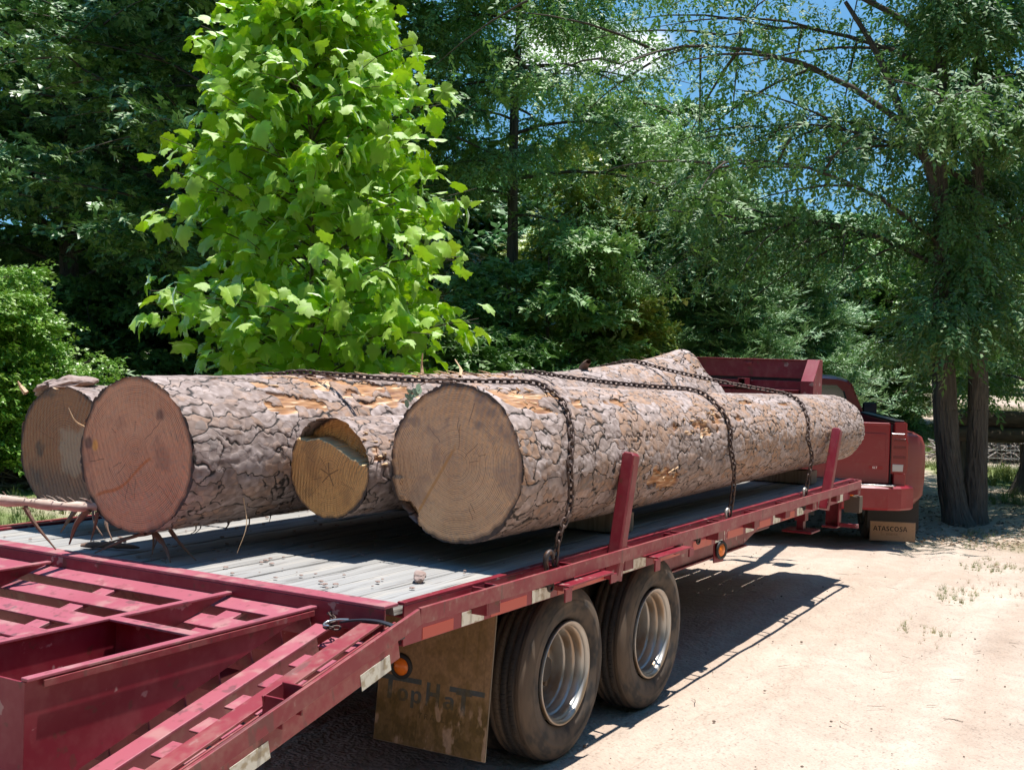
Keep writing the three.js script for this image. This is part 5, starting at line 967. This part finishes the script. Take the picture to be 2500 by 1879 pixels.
tree({ name: 'leaning_tree', label: 'dark tree trunk at the right border beyond the log rack', base: plan(2520, 17.6), seed: 21, r: 0.21, trunk: [off(0, 0), off(0.18, 1.2), off(0.36, 2.6), off(0.5, 5), off(0.5, 8)], limbs: 22, from: 0.3, reach: (h, az) => 2.4, pitch: () => 0.4, droop: 0.25, sprays: 5200, kind: 'drop', mat: 'right', fuzz: 0.36, hang: -0.45, size: 0.9 });

// ---- centre
tree({ name: 'tall_slim_tree', label: 'tall slim tree with drooping light foliage right behind the bright young tree', base: plan(1238, 21), seed: 13, r: 0.12, trunk: [off(0, 0), off(0.03, 3), off(-0.02, 6), off(0.05, 9), off(0, 11.5)], limbs: 38, from: 0.34, bias: 0.8, reach: (h, az) => (h < 0.6 ? 2.1 * (0.9 + 0.75 * toward(az, LEFT + Math.PI)) : 2.1), pitch: (h) => 0.25, droop: 0.3, boughs: 7, sprays: 9500, kind: 'drop', mat: 'drop', fuzz: 0.5, hang: -0.4, size: 1.0 });
tree({ name: 'slender_dark_tree', label: 'slender dark trunk standing in the wood left of the headboard', base: plan(1572, 27), seed: 15, r: 0.17, trunk: [off(0, 0), off(0.02, 2.5), off(-0.1, 5), off(0, 7.4)], limbs: 22, from: 0.45, reach: () => 1.7, pitch: () => 0.4, droop: 0.2, sprays: 2300, kind: 'oak', mat: 'oak', fuzz: 0.4, size: 1.25 });
const brush = (px, d, h, w, mat, kind, n, seed, label, name = 'understory_tree', size = 1) => tree({ name, label, base: plan(px, d), seed, r: [0.05, 0.04, 0.035], trunks: [[off(0, 0), off(0.02, h * 0.45), off(0, h * 0.96)], [off(0.05, 0), off(0.25 * w, h * 0.4, 0.2 * w), off(0.4 * w, h * 0.8, 0.3 * w)], [off(-0.05, 0), off(-0.3 * w, h * 0.4, -0.2 * w), off(-0.45 * w, h * 0.78, -0.2 * w)]], limbs: 24, from: 0.12, bias: 0.95, reach: () => w * 0.7, pitch: () => 0.5, droop: 0.14, sprays: n, kind, mat, fuzz: 0.3 * Math.max(1, w * 0.7), hang: -0.1, size });
brush(1330, 19.5, 3.9, 1.5, 'drop', 'oak', 3600, 31, 'pale leafy understory tree behind the near chain');
brush(1475, 21, 3.0, 1.4, 'yell', 'oak', 3000, 32, 'yellowish understory tree left of the swollen log butt');
brush(1395, 25, 6.6, 1.9, 'yell', 'oak', 2600, 33, 'taller yellow-green tree in the gap right of the tall slim tree', 'understory_tree', 1.2);
brush(1120, 18, 2.5, 1.1, 'oak', 'oak', 2200, 34, 'low green bush beneath the tall slim tree');
const cedar = (px, d, h, w, n, seed, label) => tree({ name: 'cedar_tree', label, group: 'cedars behind the truck', base: plan(px, d), seed, r: 0.13, trunk: [off(0, 0), off(0.03, h * 0.5), off(0, h)], limbs: 52, from: 0.10, bias: 0.8, reach: (q) => w * (1.12 - q), pitch: () => 0.35, droop: 0.05, boughs: 5, sprays: n, kind: 'cedar', mat: 'cedar', fuzz: 0.26, hang: 0.35, size: 1.15 });
cedar(1735, 23, 5.1, 1.9, 7500, 41, 'feathery cedar straight behind the trailer headboard');
cedar(1925, 25, 4.8, 1.9, 6000, 42, 'feathery cedar behind the truck cab roof');
cedar(1640, 29, 5.6, 1.8, 4500, 43, 'tallest feathery cedar, left of the other two');
brush(2185, 29, 2.0, 0.7, 'oak', 'cedar', 1500, 44, 'dark bush beside the truck mirror at the edge of the clearing', 'dark_bush');
tree({ name: 'clearing_tree', label: 'thin tree rising from the dark bush beside the truck mirror', base: plan(2172, 30), seed: 45, r: 0.13, trunk: [off(0, 0), off(0.05, 2), off(0.2, 4.6)], limbs: 22, from: 0.36, reach: () => 2.2, pitch: () => 0.3, droop: 0.2, sprays: 3800, kind: 'oak', mat: 'drop', fuzz: 0.45, size: 1.3 });
tree({ name: 'clearing_tree', label: 'thin tree just above the cab of the truck', base: plan(2120, 32), seed: 46, r: 0.12, trunk: [off(0, 0), off(0.02, 2), off(-0.1, 4.6)], limbs: 22, from: 0.34, reach: () => 2.2, pitch: () => 0.3, droop: 0.2, sprays: 3800, kind: 'oak', mat: 'oak', fuzz: 0.45, size: 1.3 });

// ---- left: big shady oaks
const oak = (px, d, h, w, n, seed, label, lean = 0, r = 0.22, from = 0.26) => tree({ name: 'oak_tree', label, group: 'shady oaks on the left', base: plan(px, d), seed, r, trunk: [off(0, 0), off(lean * 0.2, h * 0.25), off(lean * 0.55, h * 0.55), off(lean, h)], limbs: 30, from, bias: 0.85, reach: (q, az) => w * Math.sqrt(Math.max(0.1, 1 - Math.pow((q - 0.45) / 0.62, 2))) * (1 + 0.25 * toward(az, LEFT)), pitch: (q) => 0.2 + 0.5 * q, droop: 0.10, boughs: 7, sprays: n, kind: 'oak', mat: seed % 2 ? 'oak' : 'far', fuzz: 0.42, hang: -0.1, size: 1.05 });
oak(640, 20, 10.5, 3.3, 8000, 51, 'leaning oak with bare limbs directly behind the bright young tree', -0.35, 0.17, 0.24);
oak(170, 25, 13, 4.2, 10000, 52, 'broad dark oak filling the upper left corner', -0.4, 0.26, 0.22);
oak(-190, 24, 12, 3.6, 6000, 53, 'oak at the left border above the bright shrub', 0.2, 0.2, 0.3);
oak(400, 24, 12, 3.8, 8500, 54, 'dark oak behind the gap between shrub and young tree', 0.1, 0.2, 0.2);
oak(905, 23, 9.5, 2.2, 1700, 55, 'thin oak showing in the sky gap right of the young tree top', 0.5, 0.13, 0.3);
brush(330, 22, 3.2, 1.8, 'oak', 'oak', 3400, 56, 'dark undergrowth in deep shade left of the young tree', 'undergrowth', 1.1);
brush(520, 23, 3.4, 1.9, 'oak', 'oak', 3400, 57, 'dark undergrowth in deep shade behind the young tree', 'undergrowth', 1.1);
brush(120, 24, 3.0, 1.8, 'oak', 'oak', 3000, 58, 'dark undergrowth in deep shade behind the small shrub', 'undergrowth', 1.1);
brush(-20, 13.9, 2.9, 0.5, 'shrub', 'shrub', 4200, 61, 'tall bright green shrub at the left border', 'bright_shrub', 1.15);
brush(-150, 13.4, 2.7, 0.6, 'shrub', 'shrub', 3000, 64, 'bright green shrub cut by the left border', 'bright_shrub', 1.15);
brush(183, 14.4, 1.76, 0.42, 'shrub', 'shrub', 1500, 62, 'small rounded green shrub between the left shrub and the reddish log', 'bright_shrub', 0.95);
brush(262, 14.6, 1.62, 0.26, 'pine', 'cedar', 420, 63, 'little pine seedling beside the small rounded shrub', 'pine_seedling', 0.9);

// ---- the wood beyond, tree by tree
{
  const R = rng(808), spots = [[-420, 27, 13], [-180, 30, 14], [60, 33, 14], [240, 29, 13], [330, 40, 15], [560, 31, 13], [720, 36, 8], [820, 44, 9], [990, 33, 6.6], [1090, 42, 7.6], [1180, 34, 6.4], [1310, 45, 8.2], [1400, 37, 7.2], [1510, 44, 8.4], [1600, 38, 7], [1690, 48, 8], [1790, 40, 6.4], [1880, 52, 7.4], [1980, 44, 6.2], [2070, 55, 7.4], [2160, 49, 6.5], [2250, 58, 7.4], [2340, 52, 7], [2430, 60, 8.5], [2530, 54, 8], [2640, 60, 10], [2780, 56, 11]];
  const tone = ['far', 'oak', 'drop', 'far', 'cedar'], words = ['dull green', 'mid green', 'light green', 'plain green', 'bluish green'];
  spots.forEach(([px, d, h], i) => tree({ name: 'forest_tree', label: `${words[i % 5]} tree in the wood beyond, ${['first', 'second', 'third', 'fourth', 'fifth', 'sixth', 'seventh', 'eighth', 'ninth', 'tenth', 'eleventh', 'twelfth', 'thirteenth', 'fourteenth', 'fifteenth', 'sixteenth', 'seventeenth', 'eighteenth', 'nineteenth', 'twentieth', 'twenty-first', 'twenty-second', 'twenty-third', 'twenty-fourth', 'twenty-fifth', 'twenty-sixth', 'twenty-seventh'][i]} from the left`, group: 'trees of the wood beyond', base: plan(px, d), seed: 100 + i, r: 0.16 + 0.06 * R(), trunk: [off(0, 0), off((R() - 0.5) * 0.6, h * 0.5), off((R() - 0.5) * 0.8, h)], limbs: 20, from: 0.08 + 0.1 * R(), bias: 0.95, reach: (q) => (0.21 * h + 0.5) * Math.sqrt(Math.max(0.12, 1 - Math.pow((q - 0.4) / 0.66, 2))), pitch: () => 0.35, droop: 0.12, boughs: 5, sprays: 1900, kind: 'far', mat: tone[i % 5], fuzz: 0.75, hang: -0.15, size: 1.0 + d * 0.006 }));
}
// ---- the same wood closes the clearing behind and to the right of the viewer
{
  const R = rng(909);
  for (let k = 0; k < 20; k++) { const a = k < 13 ? -0.75 + k * 0.235 : -1.42 + (k - 13) * 0.10, d = k < 13 ? 15 + 5 * R() : 30 + 9 * R(), x = 3.5 + Math.cos(a) * d, z = 3 + Math.sin(a) * d, h = 11 + 4 * R(); tree({ name: 'clearing_edge_tree', label: 'tree of the wood behind the viewer, outside the picture', group: 'trees closing the clearing behind the viewer', base: [x, z], seed: 200 + k, r: 0.2, trunk: [off(0, 0), off(0.2, h * 0.5), off(0, h)], limbs: 26, from: 0.1, bias: 0.95, reach: (q) => 3.4 * Math.sqrt(Math.max(0.12, 1 - Math.pow((q - 0.4) / 0.66, 2))), pitch: () => 0.35, droop: 0.12, boughs: 5, sprays: 1900, kind: 'far', mat: ['far', 'oak'][k % 2], fuzz: 0.8, hang: -0.15, size: 1.3 }); }
}
// ================================================================ small things of the setting
// grass: tufts scattered over the field and thinly on the road's right edge
{
  const blade = (() => { const gs = [], R = rng(3); for (let k = 0; k < 9; k++) { const h = 0.06 + 0.07 * R(), w = 0.004, l = (R() - 0.5) * 0.09, m = (R() - 0.5) * 0.09, x = (R() - 0.5) * 0.06, z = (R() - 0.5) * 0.06; const g = new THREE.BufferGeometry(); g.setAttribute('position', new THREE.Float32BufferAttribute([x - w, 0, z, x + w, 0, z, x + l * 0.4, h * 0.6, z + m * 0.4 + w, x - w * 0.7 + l * 0.4, h * 0.6, z + m * 0.4, x + w * 0.7 + l * 0.4, h * 0.6, z + m * 0.4, x + l, h, z + m], 3)); gs.push(g); } const q = mergeGeometries(gs); q.computeVertexNormals(); return q; })();
  const field = (name, label, n, mat, test, seed, s0) => {
    const R = rng(seed), P = []; let guard = 0;
    while (P.length < n && guard++ < n * 30) { const r = test.range, x = mixN(r[0], r[1], R()), z = mixN(r[2], r[3], R()); if (test.ok(x, z, R())) P.push([x, z, R() * 6, s0 * (0.6 + 0.9 * R())]); }
    const im = new THREE.InstancedMesh(blade, mat, P.length); P.forEach(([x, z, a, s], i) => { _o.position.set(x, groundY(x, z) - 0.005, z); _o.rotation.set(0, a, 0, 'YXZ'); _o.scale.set(s, s, s); _o.updateMatrix(); im.setMatrixAt(i, _o.matrix); const k = 0.7 + 0.6 * R(), y = R(); im.setColorAt(i, _c.setRGB(k * (1 + 0.7 * y * y), k, k * 0.9)); });
    im.name = name; im.userData.kind = 'stuff'; tag(im, label, 'grass'); lit(im); scene.add(im);
  };
  const gm = leafMat(0.12, 0.19, 0.04, 0.35, 0.8), dry = leafMat(0.30, 0.27, 0.13, 0.3, 0.9);
  field('clearing_grass', 'green grass of the clearing beyond the truck', 24000, gm, { range: [-16, 6, -36, -9], ok: (x, z, r) => roadAmt(x, z) < 0.25 && fbm(x * 0.22 + 9, z * 0.5 + 4, 3) < 0.6 && r > bump2(x, z, 1.1, -12.3, 2.4) }, 5, 1.25);
  field('left_grass', 'short sunlit grass left of the trailer', 9000, gm, { range: [-14, -3, -11, 2], ok: (x, z, r) => roadAmt(x, z) < 0.3 }, 6, 0.9);
  field('verge_grass', 'thin tufts of grass on the sandy verge at the right', 2400, leafMat(0.20, 0.29, 0.10, 0.35, 0.8), { range: [1.0, 4, -11.5, -4.6], ok: (x, z, r) => { const e = x - roadX(z); return e > 1.5 && fbm(x * 1.6 + 3, z * 1.6, 3) + 0.10 * (e - 2) > 0.54; } }, 7, 0.32);
  field('dry_verge_grass', 'dry straw scattered on the right verge', 700, dry, { range: [1.0, 4, -11.5, -3.4], ok: (x, z, r) => { const e = x - roadX(z); return e > 1.6 && fbm(x * 1.3 + 8, z * 1.3, 3) > 0.52; } }, 8, 0.26);
}
// pebbles, twigs and leaf litter on the sand
{
  const R = rng(64), bits = [], mBit = std({ color: rgb(0.16, 0.115, 0.085), roughness: 0.9 });
  for (let k = 0; k < 2600; k++) { const x = -2.5 + 6.5 * R(), z = 2 - 14 * R(), e = x - roadX(z); if (R() > 0.25 + 0.35 * sstep(0.8, 2.6, e)) continue; const s = 0.004 + 0.007 * R() * R(); const g = R() < 0.75 ? new THREE.IcosahedronGeometry(s, 0) : limb([V(0, 0, 0), V(0.02 + 0.04 * R(), 0.004, 0.01), V(0.05 + 0.06 * R(), 0.002, (R() - 0.5) * 0.03)], [0.002, 0.0022, 0.001], 4); if (g.attributes.uv === undefined) g.setAttribute('uv', new THREE.BufferAttribute(new Float32Array(g.attributes.position.count * 2), 2)); g.scale(1, 0.6, 1); put(g, x, groundY(x, z) + 0.002, z, 0, R() * 6, 0); bits.push(g); }
  const m = part('road_litter', bits, mBit); m.userData.kind = 'stuff'; tag(m, 'pebbles and bits of twig scattered on the sand road', 'litter');
  // brown leaves and twigs under the twin tree
  const lf = leafLite(0.05, 0.014), P = []; for (let k = 0; k < 2600; k++) { const a = R() * 6.283, r = 2.7 * Math.sqrt(R()); P.push([1.1 + Math.cos(a) * r, -12.2 + Math.sin(a) * r * 0.9]); }
  const nf = lf.clone(); nf.computeVertexNormals(); const im = new THREE.InstancedMesh(nf, std({ color: rgb(0.20, 0.13, 0.085), roughness: 0.9, side: THREE.DoubleSide }), P.length);
  P.forEach(([x, z], i) => { _o.position.set(x, groundY(x, z) + 0.012 + 0.01 * R(), z); _o.rotation.set((R() - 0.5) * 0.8, R() * 6, (R() - 0.5) * 0.8, 'YXZ'); _o.scale.setScalar(0.7 + R()); _o.updateMatrix(); im.setMatrixAt(i, _o.matrix); im.setColorAt(i, _c.setScalar(0.6 + 0.9 * R())); });
  im.name = 'leaf_litter'; im.userData.kind = 'stuff'; tag(im, 'brown fallen leaves around the foot of the twin-trunked tree', 'leaf litter'); lit(im); scene.add(im);
}
// rack of long logs beyond the twin tree, wire fence and brush heap behind
{
  const mOld = std({ map: barkTex, roughness: 0.95, color: rgb(1.1, 0.95, 0.85) });
  const [x0, z0] = plan(2330, 19.5), [x1, z1] = plan(2760, 19.0), gy = groundY(x0, z0), dx = x1 - x0, dz = z1 - z0, L = Math.hypot(dx, dz);
  const t = thing('log_rack', 'two long dark logs lying one over the other on posts behind the twin-trunked tree', 'log rack', null, [x0, gy, z0], -Math.atan2(dz, dx));
  const lg = (y, r, z, sd) => { const p = curve([[0, y, z], [L * 0.4, y + 0.01, z], [L, y + 0.02, z]], 20); return limb(p, p.map(() => r), 14, 0.07, sd); };
  part('upper_log', lg(1.02, 0.145, 0, 2), mOld, t); part('lower_log', lg(0.76, 0.125, 0.06, 5), mOld, t);
  part('post', limb([V(L * 0.42, -0.1, 0.2), V(L * 0.42, 0.63, 0.05)], [0.09, 0.08], 10, 0.1), mOld, t); part('post', limb([V(0.15, -0.1, 0.2), V(0.15, 0.63, 0.05)], [0.09, 0.08], 10, 0.1), mOld, t); part('post', limb([V(L - 0.4, -0.1, 0.2), V(L - 0.4, 0.63, 0.05)], [0.09, 0.08], 10, 0.1), mOld, t);
  const mWire = std({ color: rgb(0.42, 0.42, 0.42), roughness: 0.5, metalness: 0.5 });
  const fence = (px0, px1, d0, d1, h, label) => {
    const [a0, b0] = plan(px0, d0), [a1, b1] = plan(px1, d1), l = Math.hypot(a1 - a0, b1 - b0), f = thing('wire_fence', label, 'fence', null, [a0, groundY(a0, b0), b0], -Math.atan2(b1 - b0, a1 - a0)), w = [];
    for (let x = 0; x <= l; x += 0.075) w.push(bx(0.005, h, 0.005, x, h / 2, 0)); for (let y = 0.05; y <= h; y += 0.15) w.push(bx(l, 0.006, 0.006, l / 2, y, 0.006)); const m = part('wire_mesh', w, mWire, f); m.userData.kind = 'stuff';
    for (let x = 0.05; x <= l; x += 1.8) part('fence_post', cyl(0.03, 0.03, h + 0.2, x, h / 2 + 0.05, -0.05, 0, 0, 0, 8), mTwig, f);
  };
  fence(2380, 2760, 22, 21.5, 0.95, 'wire mesh fence in front of the brush heap at the right border');
  fence(-260, 75, 17.2, 18.2, 0.95, 'wire mesh fence behind the bright shrub at the left border');
  const heap = (px, d, w, h, label, seed, n = 420) => {
    const R = rng(seed), [x, z] = plan(px, d), g = []; for (let k = 0; k < n; k++) { const u = (R() + R() - 1), v = (R() + R() - 1), q = h * (1 - Math.hypot(u, v) * 0.8), y = R() * Math.max(0.1, q), l = 0.3 + 0.8 * R(), a = R() * 6.28, b = (R() - 0.5) * 0.9, c = V(u * w, y, v * w * 0.6), e = V(Math.cos(a) * Math.cos(b), Math.sin(b), Math.sin(a) * Math.cos(b)).multiplyScalar(l / 2); g.push(limb([c.clone().sub(e), c.clone().add(V((R() - 0.5) * 0.1, (R() - 0.5) * 0.1, 0)), c.clone().add(e)], [0.012 + 0.012 * R(), 0.012, 0.004], 4)); }
    const m = part('brush_heap', g, std({ color: rgb(0.26, 0.225, 0.20), roughness: 0.95 })); m.position.set(x, groundY(x, z), z); m.userData.kind = 'stuff'; tag(m, label, 'brush heap');
  };
  heap(2480, 23.5, 1.6, 1.0, 'heap of grey dead branches behind the right fence', 4, 700); heap(25, 14.6, 0.9, 0.55, 'heap of dead twigs at the foot of the bright left shrub', 9, 380);
  // stacked timbers at the left border
  const [sx, sz] = plan(-60, 18.6), st = thing('timber_stack', 'stack of brown squared timbers behind the left shrub', 'timber stack', null, [sx, groundY(sx, sz), sz], 0.5281);
  for (let k = 0; k < 5; k++) part('timber', bx(2.2, 0.16, 0.3, 0.1 * (k % 2), 0.09 + k * 0.172, 0.02 * (k % 3), 0, 0.02 * (k % 2), 0, 0.01), mTimber, st);
}
renderer.render(scene, camera);
